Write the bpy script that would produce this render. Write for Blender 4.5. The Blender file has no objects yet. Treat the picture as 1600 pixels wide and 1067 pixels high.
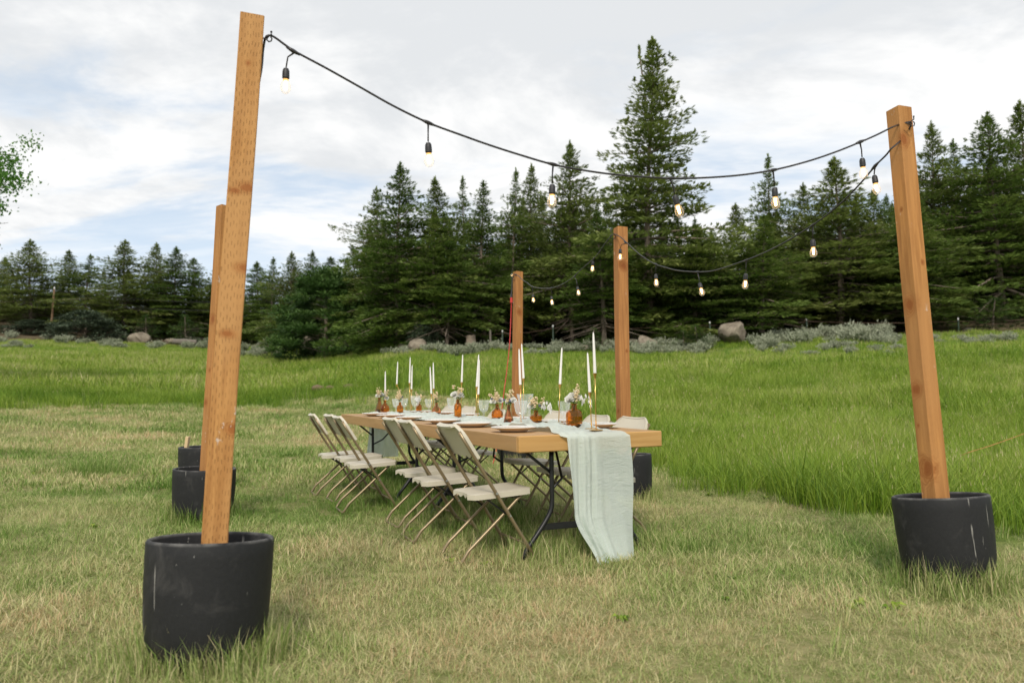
import bpy, bmesh, math, random
import numpy as np
from mathutils import Vector, Matrix
random.seed(4)
RS = np.random.RandomState
scene = bpy.context.scene
COL = scene.collection

# ------------------------------------------------------------ camera, sky, sun
F, YH, SL, CH = 1244.0, 605.6, -0.0116, 1.10           # focal length and horizon in photograph pixels, eye height
pitch = math.atan((YH - 533.5) / F)
roll = -math.atan(-SL)
RM = Matrix.Rotation(math.pi/2 + pitch, 3, 'X') @ Matrix.Rotation(roll, 3, 'Z')
cam_d = bpy.data.cameras.new('camera'); cam = bpy.data.objects.new('camera', cam_d); COL.objects.link(cam)
cam.matrix_world = Matrix.Translation((0, 0, CH)) @ RM.to_4x4()
cam_d.sensor_width = 36.0; cam_d.lens = F / 1600 * 36
cam_d.clip_start = 0.05; cam_d.clip_end = 5000
cam_d.dof.use_dof = True; cam_d.dof.focus_distance = 6.2; cam_d.dof.aperture_fstop = 2.4
scene.camera = cam

SUN_EL, SUN_AZ = math.radians(42), math.radians(186)   # azimuth clockwise from +Y: behind the camera, to the right
sun_dir = Vector((math.sin(SUN_AZ)*math.cos(SUN_EL), math.cos(SUN_AZ)*math.cos(SUN_EL), math.sin(SUN_EL)))
sd = bpy.data.lights.new('sun', 'SUN'); sun = bpy.data.objects.new('sun', sd); COL.objects.link(sun)
sd.energy = 2.3; sd.angle = math.radians(12); sd.color = (1.0, 0.93, 0.82)
sun.rotation_euler = sun_dir.to_track_quat('Z', 'Y').to_euler()

scene.view_settings.view_transform = 'Standard'; scene.view_settings.look = 'None'
scene.view_settings.exposure = 0.20; scene.view_settings.gamma = 1.0
scene.view_settings.use_curve_mapping = False
try:
    scene.cycles.max_bounces = 8; scene.cycles.transparent_max_bounces = 12
    scene.cycles.caustics_reflective = False; scene.cycles.caustics_refractive = False
    scene.cycles.sample_clamp_indirect = 6
except Exception: pass

class NT:
    """small helper to write node trees"""
    def __init__(s, tree): s.t = tree; s.n = tree.nodes; s.l = tree.links
    def add(s, typ, **kw):
        nd = s.n.new(typ)
        for k, v in kw.items():
            if k.startswith('i_'):
                key = k[2:]; key = int(key) if key.isdigit() else key.replace('_', ' ')
                s.put(nd, key, v)
            else: setattr(nd, k, v)
        return nd
    def put(s, nd, key, v):
        if isinstance(v, bpy.types.NodeSocket): s.l.new(v, nd.inputs[key])
        elif isinstance(v, bpy.types.Node): s.l.new(v.outputs[0], nd.inputs[key])
        else: nd.inputs[key].default_value = v
    def math(s, op, a, b=0.0, c=None, clamp=False):
        nd = s.n.new('ShaderNodeMath'); nd.operation = op; nd.use_clamp = clamp
        s.put(nd, 0, a); s.put(nd, 1, b)
        if c is not None: s.put(nd, 2, c)
        return nd.outputs[0]
    def vmath(s, op, a, b=(0, 0, 0)):
        nd = s.n.new('ShaderNodeVectorMath'); nd.operation = op
        s.put(nd, 0, a); s.put(nd, 1, b)
        return nd.outputs[0]
    def mix(s, f, a, b, blend='MIX'):
        nd = s.n.new('ShaderNodeMix'); nd.data_type = 'RGBA'; nd.blend_type = blend; nd.clamp_factor = True
        s.put(nd, 0, f)
        for k, v in ((6, a), (7, b)):
            if isinstance(v, tuple) and len(v) == 3: v = v + (1,)
            s.put(nd, k, v)
        return nd.outputs[2]
    def ramp(s, f, lo, hi, a=0.0, b=1.0):
        nd = s.n.new('ShaderNodeMapRange'); nd.interpolation_type = 'SMOOTHSTEP'
        s.put(nd, 0, f); s.put(nd, 1, lo); s.put(nd, 2, hi); s.put(nd, 3, a); s.put(nd, 4, b)
        return nd.outputs[0]
    def noise(s, vec, scale, detail=4, rough=0.55, dist=0.0):
        nd = s.add('ShaderNodeTexNoise'); nd.noise_dimensions = '3D'
        s.put(nd, 'Vector', vec); s.put(nd, 'Scale', scale); s.put(nd, 'Detail', detail)
        s.put(nd, 'Roughness', rough); s.put(nd, 'Distortion', dist)
        return nd.outputs[0]
    def scale(s, vec, xyz):
        return s.vmath('MULTIPLY', vec, xyz)

world = bpy.data.worlds.new('World'); scene.world = world; world.use_nodes = True
W = NT(world.node_tree)
for nd in list(W.n): W.n.remove(nd)
sky = W.add('ShaderNodeTexSky'); sky.sky_type = 'NISHITA'; sky.sun_disc = False
sky.sun_elevation = SUN_EL; sky.sun_rotation = SUN_AZ; sky.air_density = 1.0; sky.dust_density = 2.2; sky.ozone_density = 1.0; sky.altitude = 1800
gen = W.add('ShaderNodeTexCoord').outputs['Generated']
sx = W.add('ShaderNodeSeparateXYZ'); W.put(sx, 0, gen)
zc = W.math('MAXIMUM', sx.outputs[2], 0.0)
den = W.math('ADD', zc, 0.16)
cx = W.math('DIVIDE', sx.outputs[0], den); cy = W.math('DIVIDE', sx.outputs[1], den)
cv = W.add('ShaderNodeCombineXYZ'); W.put(cv, 0, cx); W.put(cv, 1, cy)
cvec = W.vmath('ADD', cv.outputs[0], (3.1, 7.4, 0))
warp = W.noise(cvec, 1.1, 3, 0.5)
n1 = W.noise(W.scale(cvec, (0.75, 1.25, 1)), 0.95, 7, 0.60, 0.35)     # the cloud deck and its holes
n2 = W.noise(W.vmath('ADD', cvec, (11, 3, 5)), 1.7, 6, 0.62, 0.3)     # light and dark parts of the deck
n3 = W.noise(W.vmath('ADD', W.scale(cvec, (0.8, 2.0, 1)), (1, 23, 9)), 1.5, 6, 0.6, 0.5)
cover = W.math('ADD', n1, W.math('MULTIPLY', W.math('SUBTRACT', zc, 0.25), 0.8))
mask = W.ramp(cover, 0.405, 0.545)
lit = W.ramp(W.math('ADD', n2, W.math('MULTIPLY', W.math('SUBTRACT', 0.30, zc), 0.7)), 0.37, 0.60)
cloud = W.mix(lit, (6.9, 7.1, 7.3), (9.05, 9.05, 9.0))
# thin bright veil, thicker towards the horizon
clear = W.mix(0.62, sky.outputs[0], (7.6, 8.5, 9.3))
veil = W.math('MULTIPLY', W.ramp(n3, 0.40, 0.72), 0.55)
clear = W.mix(veil, clear, (9.2, 9.3, 9.3))
low = W.ramp(zc, 0.0, 0.16, 0.85, 0.0)
clear = W.mix(low, clear, (8.2, 8.9, 9.5))
bgcol = W.mix(mask, clear, cloud)
bg = W.add('ShaderNodeBackground'); W.put(bg, 'Color', bgcol); W.put(bg, 'Strength', 0.10)
wo = W.add('ShaderNodeOutputWorld'); W.l.new(bg.outputs[0], wo.inputs[0])

# ------------------------------------------------------------ pixel <-> place helpers
def ray(px, py): return RM @ Vector(((px - 800) / F, -(py - 533.5) / F, -1))
def at(px, py, Y):                                      # the point seen at a photograph pixel, Y metres ahead
    d = ray(px, py); return Vector((0, 0, CH)) + d * (Y / d.y)
def on_z(px, py, z=0.0):
    d = ray(px, py); return Vector((0, 0, CH)) + d * ((z - CH) / d.z)
def proj(p):
    q = RM.transposed() @ (Vector(p) - Vector((0, 0, CH)))
    return 800 + F * q.x / -q.z, 533.5 - F * q.y / -q.z
def sstep(a, b, x):
    t = np.clip((np.asarray(x, float) - a) / (b - a), 0, 1); return t*t*(3 - 2*t)
def vnoise(x, y, seed=0):
    x = np.asarray(x, float); y = np.asarray(y, float)
    ix = np.floor(x).astype(np.int64); iy = np.floor(y).astype(np.int64); fx = x - ix; fy = y - iy
    fx = fx*fx*(3-2*fx); fy = fy*fy*(3-2*fy)
    def h(a, b):
        n = (a*374761393 + b*668265263 + seed*974634777) & 0xffffffff
        n = ((n ^ (n >> 13)) * 1274126177) & 0xffffffff
        return ((n ^ (n >> 16)) & 0xffff) / 65535.0
    return (h(ix, iy)*(1-fx) + h(ix+1, iy)*fx)*(1-fy) + (h(ix, iy+1)*(1-fx) + h(ix+1, iy+1)*fx)*fy
def fbm(x, y, seed=0, o=4):
    s = 0; a = 0.5; f = 1.0; t = 0
    for k in range(o):
        s = s + a*vnoise(np.asarray(x)*f, np.asarray(y)*f, seed+k*17); t += a; a *= .5; f *= 2.03
    return s/t

def edge_dist(u): return 86 - 40*sstep(-0.34, -0.10, u)      # how far off the meadow's far edge is, by bearing
def terrain(x, y):
    x = np.asarray(x, float); y = np.asarray(y, float)
    r = np.hypot(x, y); u = np.where(y > 0.5, x/np.maximum(y, .5), np.sign(x)*9); u = np.clip(u, -1.2, 1.2)
    De = edge_dist(u)
    yp = 545 - 14*sstep(0.0, 0.62, u)
    hz = 605.6 - 0.0116*(u*F)
    ze = (hz - yp)/F*De + CH
    t = np.clip((r - 10)/(De - 10), 0, None)
    z = ze*np.power(np.minimum(t, 1), 1.5)
    slope = (ze - CH)/De*1.25
    z = z + slope*np.clip(r - De, 0, 8) + slope*2.0*np.clip(r - De - 8, 0, 62) 
    fade = np.clip(y/12, 0, 1)*0.999 + .001
    z = z*np.where(y > 0, fade, 0)
    z = z + 0.05*(fbm(x*.45, y*.45, 5) - .5) + .07*(fbm(x*1.1, y*1.4, 15, 3) - .5)*sstep(1.5, 3, r)*(1 - .6*sstep(20, 40, r)) + 0.25*(fbm(x*.08, y*.08, 9) - .5)*sstep(12, 30, r)
    z = z + 0.02*sstep(1.5, 3.0, x)*sstep(2.5, 4, y)*(1 - sstep(8, 12, r))
    return z
def gz(x, y): return float(terrain(x, y))
def mow_dist(u):                                          # distance at which the mown strip turns to tall meadow grass
    return np.interp(u, [-0.9, -0.64, -0.3, -0.1, 0.0, 0.10, 0.155, 0.21, 0.32, 0.42, 0.55, 0.66, 0.9],
                        [29, 29, 28, 27, 22, 15, 11.2, 9.4, 8.4, 7.2, 6.9, 6.7, 6.2])
def tall_mask(x, y):
    r = np.hypot(x, y); u = np.clip(np.where(y > .5, x/np.maximum(y, .5), 9*np.sign(x)), -.9, .9)
    m = mow_dist(u); w = m*0.09
    return np.where(y > 0.5, sstep(-w, w, r - m + 1.7*w*(fbm(x*1.3, y*1.3, 3)-.5)*2), 0)

# ------------------------------------------------------------ object helpers
def tag(o, label=None, cat=None, group=None, kind=None):
    if label: o['label'] = label
    if cat: o['category'] = cat
    if group: o['group'] = group
    if kind: o['kind'] = kind
    return o
def empty(name, loc=(0, 0, 0), label=None, cat=None, group=None, rz=0.0):
    o = bpy.data.objects.new(name, None); COL.objects.link(o); o.location = loc; o.rotation_euler = (0, 0, rz)
    o.empty_display_size = .1
    return tag(o, label, cat, group)
def link(name, me, parent=None):
    o = bpy.data.objects.new(name, me); COL.objects.link(o)
    if parent is not None: o.parent = parent
    return o
KIDS = {}
def children(o): return [c for c in bpy.data.objects if c.parent == o]
def copy_tree(o, parent=None):
    c = o.copy(); COL.objects.link(c)
    if parent is not None: c.parent = parent
    for ch in o.children: copy_tree(ch, c)
    return c

class MB:
    def __init__(s): s.v = []; s.f = []; s.m = []
    def raw(s, verts, faces, mi=0):
        b = len(s.v); s.v += [tuple(p) for p in verts]; s.f += [tuple(i+b for i in f) for f in faces]; s.m += [mi]*len(faces); return s
    def box(s, c, size, M=None, bev=0.0):
        x, y, z = [a/2 for a in size]; bev = min(bev, x*.8, y*.8, z*.8)
        if bev <= 0:
            V = [(-x,-y,-z),(x,-y,-z),(x,y,-z),(-x,y,-z),(-x,-y,z),(x,-y,z),(x,y,z),(-x,y,z)]
            Fc = [(0,3,2,1),(4,5,6,7),(0,1,5,4),(1,2,6,5),(2,3,7,6),(3,0,4,7)]
        else:
            V = []; idx = {}
            for sx_ in (-1,1):
                for sy_ in (-1,1):
                    for sz_ in (-1,1):
                        for a in range(3):
                            p = [sx_*(x-bev), sy_*(y-bev), sz_*(z-bev)]; p[a] = (sx_*x, sy_*y, sz_*z)[a]
                            idx[(sx_,sy_,sz_,a)] = len(V); V.append(tuple(p))
            Fc = []
            def face(keys):
                pts = [Vector(V[idx[k]]) for k in keys]; cen = sum(pts, Vector())/len(pts)
                n = (pts[1]-pts[0]).cross(pts[2]-pts[0]); f = [idx[k] for k in keys]
                Fc.append(tuple(f if n.dot(cen) > 0 else f[::-1]))
            for a in range(3):
                b_, c_ = [k for k in range(3) if k != a]
                for sgn in (-1, 1):
                    ks = []
                    for q, w in ((-1,-1),(1,-1),(1,1),(-1,1)):
                        k = [0,0,0]; k[a] = sgn; k[b_] = q; k[c_] = w; ks.append(tuple(k)+(a,))
                    face(ks)
            for a in range(3):
                b_, c_ = [k for k in range(3) if k != a]
                for q in (-1,1):
                    for w in (-1,1):
                        def K(sa, ax):
                            k = [0,0,0]; k[a] = sa; k[b_] = q; k[c_] = w; return tuple(k)+(ax,)
                        face([K(-1,b_), K(1,b_), K(1,c_), K(-1,c_)])
            for sx_ in (-1,1):
                for sy_ in (-1,1):
                    for sz_ in (-1,1): face([(sx_,sy_,sz_,0),(sx_,sy_,sz_,1),(sx_,sy_,sz_,2)])
        c = Vector(c)
        V = [c + (M @ Vector(p) if M is not None else Vector(p)) for p in V]
        return s.raw(V, Fc)
    def tube(s, pts, r, n=8, caps=True):
        pts = [Vector(p) for p in pts]; rr = r if isinstance(r, (list, tuple)) else [r]*len(pts)
        up = None; V = []; k = len(pts)
        for i, p in enumerate(pts):
            t = (pts[min(i+1, k-1)] - pts[max(i-1, 0)]).normalized()
            if up is None: up = t.orthogonal().normalized()
            else:
                up = up - t*up.dot(t)
                up = up.normalized() if up.length > 1e-6 else t.orthogonal().normalized()
            b = t.cross(up)
            for j in range(n):
                a = 2*math.pi*j/n; V.append(p + (up*math.cos(a) + b*math.sin(a))*rr[i])
        Fc = [(i*n+j, i*n+(j+1) % n, (i+1)*n+(j+1) % n, (i+1)*n+j) for i in range(k-1) for j in range(n)]
        if caps: Fc += [tuple(range(n))[::-1], tuple(range((k-1)*n, k*n))]
        return s.raw(V, Fc)
    def lathe(s, prof, n=24, M=None, at=(0,0,0), close=False):
        V = []; k = len(prof); at = Vector(at)
        for r, z in prof:
            for j in range(n):
                a = 2*math.pi*j/n; p = Vector((r*math.cos(a), r*math.sin(a), z)); V.append(at + (M @ p if M is not None else p))
        Fc = [(i*n+j, i*n+(j+1) % n, (i+1)*n+(j+1) % n, (i+1)*n+j) for i in range(k-1) for j in range(n)]
        if prof[0][0] > 1e-4: Fc.append(tuple(range(n))[::-1])
        if prof[-1][0] > 1e-4: Fc.append(tuple(range((k-1)*n, k*n)))
        return s.raw(V, Fc)
    def blob(s, c, r, seed=0, sub=1):
        ico = ICO[sub]; rg = RS(seed)
        V = [Vector(c) + Vector((p[0]*r, p[1]*r, p[2]*r))*rg.uniform(.8, 1.15) for p in ico[0]]
        return s.raw(V, ico[1])
    def mesh(s, name, mats, smooth=False, angle=None):
        me = bpy.data.meshes.new(name); me.from_pydata([tuple(p) for p in s.v], [], s.f)
        for m in (mats if isinstance(mats, (list, tuple)) else [mats]): me.materials.append(m)
        if any(s.m): me.polygons.foreach_set('material_index', s.m)
        if smooth: me.polygons.foreach_set('use_smooth', [True]*len(me.polygons))
        me.update()
        if smooth and angle is not None: me.set_sharp_from_angle(angle=math.radians(angle))
        return me
    def build(s, name, mats, parent=None, smooth=False, angle=None):
        return link(name, s.mesh(name, mats, smooth, angle), parent)
def _ico(sub):
    bm = bmesh.new(); bmesh.ops.create_icosphere(bm, subdivisions=sub, radius=1)
    r = ([tuple(v.co) for v in bm.verts], [tuple(v.index for v in f.verts) for f in bm.faces]); bm.free(); return r
ICO = {k: _ico(k) for k in (1, 2, 3, 4)}
def quads_mesh(name, V, mat, rnd=None, nper=4, smooth=False):
    """V: (n*nper,3) array, each run of nper verts one face"""
    V = np.ascontiguousarray(V, dtype=np.float32); n = len(V)//nper
    me = bpy.data.meshes.new(name); me.vertices.add(len(V)); me.vertices.foreach_set('co', V.ravel())
    me.loops.add(n*nper); me.loops.foreach_set('vertex_index', np.arange(n*nper, dtype=np.int32))
    me.polygons.add(n); me.polygons.foreach_set('loop_start', np.arange(0, n*nper, nper, dtype=np.int32))
    try: me.polygons.foreach_set('loop_total', np.full(n, nper, dtype=np.int32))
    except Exception: pass
    if rnd is not None:
        a = me.attributes.new('rnd', 'FLOAT', 'POINT'); a.data.foreach_set('value', np.repeat(rnd, nper).astype(np.float32))
    me.materials.append(mat); me.update(calc_edges=True); me.validate()
    return me

# ------------------------------------------------------------ materials
def mat(name):
    m = bpy.data.materials.new(name); m.use_nodes = True; t = NT(m.node_tree)
    b = m.node_tree.nodes['Principled BSDF']; return m, t, b
def simple(name, col, rough=.5, metal=0, spec=.5, var=0.0, vscale=20, bump=0.0, bscale=200, emis=None, coat=0):
    m, t, b = mat(name)
    oc = t.add('ShaderNodeTexCoord').outputs['Object']
    if var:
        n = t.noise(oc, vscale, 5, .6)
        c = t.mix(n, tuple(c*(1-var) for c in col), tuple(min(1, c*(1+var)) for c in col)); t.put(b, 'Base Color', c)
    else: b.inputs['Base Color'].default_value = col + (1,)
    b.inputs['Roughness'].default_value = rough; b.inputs['Metallic'].default_value = metal; b.inputs['Specular IOR Level'].default_value = spec
    if coat: b.inputs['Coat Weight'].default_value = coat
    if bump:
        bn = t.add('ShaderNodeBump'); t.put(bn, 'Height', t.noise(oc, bscale, 4, .6)); t.put(bn, 'Strength', bump); t.put(bn, 'Distance', .004); t.l.new(bn.outputs[0], b.inputs['Normal'])
    return m
def leafy(name, stops, rough=.6, trans=.25, inst=False, tip=None, spec=.25):
    """foliage: colour from a per-leaf number (and a per-plant number), thin enough to let light through"""
    m, t, b = mat(name)
    rn = t.add('ShaderNodeAttribute', attribute_name='rnd').outputs['Fac']
    if inst:
        tn = t.add('ShaderNodeAttribute', attribute_name='tone', attribute_type='INSTANCER').outputs['Fac']
        f = t.math('ADD', tn, t.math('MULTIPLY', t.math('SUBTRACT', rn, .5), .8), clamp=True)
    else:
        oi = t.add('ShaderNodeObjectInfo').outputs['Random']
        f = t.math('ADD', t.math('MULTIPLY', rn, .72), t.math('MULTIPLY', oi, .28), clamp=True)
    cr = t.add('ShaderNodeValToRGB'); t.put(cr, 0, f); e = cr.color_ramp.elements
    while len(e) > 1: e.remove(e[-1])
    e[0].position = stops[0][0]; e[0].color = stops[0][1] + (1,)
    for p, c in stops[1:]:
        q = e.new(p); q.color = c + (1,)
    col = cr.outputs[0]
    t.put(b, 'Base Color', col); b.inputs['Roughness'].default_value = rough; b.inputs['Specular IOR Level'].default_value = spec
    tr = t.add('ShaderNodeBsdfTranslucent'); t.put(tr, 'Color', col)
    mx = t.add('ShaderNodeMixShader'); t.put(mx, 0, trans); t.l.new(b.outputs[0], mx.inputs[1]); t.l.new(tr.outputs[0], mx.inputs[2])
    t.l.new(mx.outputs[0], m.node_tree.nodes['Material Output'].inputs[0])
    return m
def post_wood(name, c0, c1, c2, incise=True, seed=0.0, paint=0.5, knots=()):
    m, t, b = mat(name)
    oc = t.add('ShaderNodeTexCoord').outputs['Object']
    oc0 = oc; oc = t.vmath('ADD', oc, (seed, seed*1.7, seed*3.1))
    sp = t.add('ShaderNodeSeparateXYZ'); t.put(sp, 0, oc)
    across = t.math('ADD', sp.outputs[0], sp.outputs[1]); z = sp.outputs[2]
    # knots where the timber has them: the grain bends round each
    wob = t.math('MULTIPLY', t.math('SUBTRACT', t.noise(oc0, 22, 4, .65), .5), 1.3); kd = None
    for (kx, ky, kz, kr, el) in knots:
        v_ = t.vmath('MULTIPLY', t.vmath('SUBTRACT', oc0, (kx, ky, kz)), (1/kr, 1/kr, 1/(kr*el)))
        ln = t.add('ShaderNodeVectorMath', operation='LENGTH'); t.put(ln, 0, v_); d_ = ln.outputs['Value']
        kd = d_ if kd is None else t.math('MINIMUM', kd, d_)
    kd = t.math('ADD', kd, wob)
    knot = t.ramp(kd, .55, 1.2, 1, 0); halo = t.ramp(kd, .9, 2.6, 1, 0); rings = t.math('MULTIPLY', t.ramp(t.math('SINE', t.math('MULTIPLY', kd, 16)), -.2, .9), halo)
    gv = t.add('ShaderNodeCombineXYZ')
    t.put(gv, 0, t.math('ADD', t.math('MULTIPLY', across, 26), t.math('MULTIPLY', halo, 2.2))); t.put(gv, 1, t.math('MULTIPLY', z, 1.3))
    g = t.noise(gv.outputs[0], 1.6, 6, .6, .4)
    big = t.noise(t.scale(oc, (5, 5, 1.4)), 1.0, 3, .5)
    col = t.mix(t.ramp(g, .3, .72), c0, c1)
    col = t.mix(t.math('MULTIPLY', t.ramp(big, .42, .66), .8), col, c2)
    col = t.mix(t.math('MULTIPLY', t.ramp(t.noise(t.scale(oc, (9, 9, .9)), 1.0, 4, .6), .5, .72), .45), col, tuple(a*.70 for a in c0))
    col = t.mix(t.math('ADD', t.math('MULTIPLY', halo, .40), t.math('MULTIPLY', rings, .40)), col, tuple(a*b_ for a, b_ in zip(c0, (.85, .62, .45))))
    col = t.mix(t.math('MULTIPLY', knot, .8), col, tuple(a*b_ for a, b_ in zip(c0, (.80, .58, .46))))
    h = g
    if incise:
        rowf = t.math('DIVIDE', t.math('ADD', across, t.math('MULTIPLY', t.noise(oc, 9, 2), .02)), .0125); rid = t.math('FLOOR', rowf)
        a = t.math('ABSOLUTE', t.math('SUBTRACT', t.math('FRACT', rowf), .5))
        bb = t.math('FRACT', t.math('ADD', t.math('DIVIDE', z, .046), t.math('ADD', t.add('ShaderNodeTexWhiteNoise', noise_dimensions='1D', i_W=rid).outputs[0], t.math('MULTIPLY', t.noise(oc, 40, 1), .25))))
        dash = t.math('MULTIPLY', t.ramp(a, .08, .17, 1, 0), t.ramp(t.math('ABSOLUTE', t.math('SUBTRACT', bb, .5)), .16, .26, 1, 0))
        dash = t.math('MULTIPLY', dash, t.ramp(t.noise(oc, 7, 2), .3, .6, .25, .9))
        col = t.mix(t.math('MULTIPLY', dash, incise), col, tuple(a*.40 for a in c0))
        h = t.math('SUBTRACT', g, t.math('MULTIPLY', dash, 2.0*incise))
    # scraps of white paint, mostly low down
    pn = t.noise(t.scale(oc, (1, 1, .55)), 34, 5, .65); pm = t.noise(oc, 4.5, 2, .5)
    pt = t.math('MULTIPLY', t.ramp(pn, .60, .68), t.ramp(pm, .57, .66))
    pt = t.math('MULTIPLY', pt, paint)
    col = t.mix(pt, col, (.72, .70, .66))
    t.put(b, 'Base Color', col); b.inputs['Roughness'].default_value = .68; b.inputs['Specular IOR Level'].default_value = .25
    bn = t.add('ShaderNodeBump'); t.put(bn, 'Height', h); t.put(bn, 'Strength', .5); t.put(bn, 'Distance', .003); t.l.new(bn.outputs[0], b.inputs['Normal'])
    return m
def plank_wood(name, c0, c1, axis=1):
    m, t, b = mat(name)
    oc = t.add('ShaderNodeTexCoord').outputs['Object']; rn = t.add('ShaderNodeObjectInfo').outputs['Random']
    off = t.add('ShaderNodeCombineXYZ'); t.put(off, 0, t.math('MULTIPLY', rn, 13)); t.put(off, 1, t.math('MULTIPLY', rn, 7)); t.put(off, 2, t.math('MULTIPLY', rn, 5))
    v = t.vmath('ADD', oc, off.outputs[0])
    sc = [22, 22, 22]; sc[axis] = 1.1
    g = t.noise(t.scale(v, tuple(sc)), 1.0, 6, .62, .5)
    sc2 = [5, 5, 5]; sc2[axis] = .8
    g2 = t.noise(t.scale(v, tuple(sc2)), 1.0, 3, .5)
    col = t.mix(t.ramp(g, .3, .7), c0, c1)
    col = t.mix(t.math('MULTIPLY', t.ramp(g2, .4, .7), .4), col, tuple(min(1, a*k) for a, k in zip(c1, (1.15, 1.05, .92))))
    vo = t.add('ShaderNodeTexVoronoi'); t.put(vo, 'Vector', t.scale(v, tuple(3.2 if k != axis else 1.6 for k in range(3)))); t.put(vo, 'Scale', 1.0)
    kd = t.math('ADD', vo.outputs['Distance'], t.math('MULTIPLY', t.math('SUBTRACT', t.noise(v, 40, 2), .5), .06))
    col = t.mix(t.math('MULTIPLY', t.ramp(kd, .02, .07, 1, 0), .7), col, tuple(a*.35 for a in c0))
    t.put(b, 'Base Color', col); b.inputs['Roughness'].default_value = .5; b.inputs['Specular IOR Level'].default_value = .35
    bn = t.add('ShaderNodeBump'); t.put(bn, 'Height', g); t.put(bn, 'Strength', .3); t.put(bn, 'Distance', .002); t.l.new(bn.outputs[0], b.inputs['Normal'])
    return m
def pot_mat():
    m, t, b = mat('black_fibre_clay')
    oc = t.add('ShaderNodeTexCoord').outputs['Object']; rn = t.add('ShaderNodeObjectInfo').outputs['Random']
    off = t.add('ShaderNodeCombineXYZ'); t.put(off, 0, t.math('MULTIPLY', rn, 9)); t.put(off, 1, t.math('MULTIPLY', rn, 5))
    v = t.vmath('ADD', oc, off.outputs[0])
    smear = t.ramp(t.noise(v, 5.5, 6, .68, .6), .52, .76)
    fine = t.noise(v, 60, 4, .6)
    sp = t.add('ShaderNodeSeparateXYZ'); t.put(sp, 0, oc)
    low = t.ramp(sp.outputs[2], .02, .16, .5, 0)
    col = t.mix(fine, (.016, .0163, .017), (.027, .027, .028))
    col = t.mix(t.math('MULTIPLY', smear, .45), col, (.10, .095, .09))
    col = t.mix(t.math('MULTIPLY', low, t.ramp(t.noise(v, 12, 4), .4, .7)), col, (.10, .085, .06))
    # pale runs of dried water and paint specks
    run = t.ramp(t.noise(t.scale(v, (52, 52, 2.2)), 1.0, 1, .5), .70, .72)
    gate = t.ramp(t.noise(t.scale(v, (7, 7, 5)), 1.0, 2, .5), .50, .58)
    run = t.math('MULTIPLY', run, gate)
    speck = t.math('MULTIPLY', t.ramp(t.noise(t.scale(v, (1, 1, .5)), 95, 2, .5), .72, .745), t.ramp(t.noise(v, 4, 2), .55, .65))
    rim = t.math('MULTIPLY', t.ramp(sp.outputs[2], .472, .485), t.ramp(t.noise(v, 9, 5, .65), .35, .7))
    col = t.mix(t.math('MULTIPLY', rim, .45), col, (.28, .27, .25))
    col = t.mix(t.math('MAXIMUM', t.math('MULTIPLY', run, .42), t.math('MULTIPLY', speck, .6)), col, (.55, .53, .48))
    t.put(b, 'Base Color', col); b.inputs['Specular IOR Level'].default_value = .22
    t.put(b, 'Roughness', t.math('ADD', .58, t.math('MULTIPLY', smear, .25)))
    bn = t.add('ShaderNodeBump'); t.put(bn, 'Height', t.math('ADD', fine, t.math('MULTIPLY', t.noise(v, 8, 3), 2))); t.put(bn, 'Strength', .25); t.put(bn, 'Distance', .004); t.l.new(bn.outputs[0], b.inputs['Normal'])
    return m
def glass(name, col, rough=.03, ior=1.45, trans=1.0):
    m, t, b = mat(name)
    b.inputs['Base Color'].default_value = col + (1,); b.inputs['Transmission Weight'].default_value = trans
    b.inputs['Roughness'].default_value = rough; b.inputs['IOR'].default_value = ior
    return m
def emit(name, col, s):
    m, t, b = mat(name); b.inputs['Base Color'].default_value = (0, 0, 0, 1)
    b.inputs['Emission Color'].default_value = col + (1,); b.inputs['Emission Strength'].default_value = s; return m

M_POST = [post_wood('treated_timber_%d' % k, c0, c1, c2, (.55, .10, .30, .10)[k], k*3.7+.3, p, kn) for k, (c0, c1, c2, p, kn) in enumerate([
    ((.37, .170, .050), (.54, .275, .090), (.50, .265, .098), .55, ((.03, -.052, 1.55, .030, .55), (-.02, -.052, 1.53, .022, .5), (.045, -.052, 1.19, .026, .6), (-.01, -.052, .90, .020, .6), (.045, -.052, .50, .024, .8), (.0, -.052, 2.12, .007, 1.2))),
    ((.34, .150, .043), (.52, .25, .078), (.46, .225, .078), .75, ((-.03, -.05, 2.09, .022, 1.5), (-.05, .0, 1.12, .026, 1.3), (-.05, .01, .64, .026, 1.1), (-.05, -.015, .20, .030, 1.4), (.02, -.05, 1.36, .009, 1.2), (-.05, .02, .44, .006, 1.2), (-.05, .0, 1.68, .007, 1.2))),
    ((.33, .145, .042), (.49, .235, .074), (.44, .21, .072), .5, ((-.05, 0, 1.35, .024, 1.2), (-.05, .02, .62, .02, 1.2), (-.05, -.01, .9, .012, 1.2))),
    ((.30, .128, .040), (.46, .215, .070), (.40, .175, .060), .3, ((.0, -.056, 1.98, .03, 1.1), (.02, -.056, 1.1, .009, 1.2), (-.056, .0, .5, .014, 1.2)))])]
M_TABLE = plank_wood('pine_plank', (.37, .215, .088), (.47, .290, .132), 1)
M_TABLE_END = plank_wood('pine_end_board_sunlit', (.44, .245, .080), (.54, .325, .122), 0)  # same pine, brighter and warmer: sunlight on the end face put into the colour
M_POT = pot_mat()
M_SOIL = simple('gravel_fill', (.05, .045, .04), .9, var=.5, vscale=60, bump=.6, bscale=80)
M_PLASTIC = simple('beige_plastic', (.575, .525, .415), .42, var=.05, vscale=8, bump=.12, bscale=500)
M_BRONZE = simple('bronze_brown_steel', (.27, .205, .118), .36, metal=.45, var=.12, vscale=30)
M_DARKSTEEL = simple('black_steel', (.013, .013, .014), .38, var=.2, vscale=30)
M_ZINC = simple('zinc', (.5, .5, .5), .35, metal=.9)
M_BRASS = simple('brushed_brass', (.72, .47, .15), .28, metal=1.0)
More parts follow.
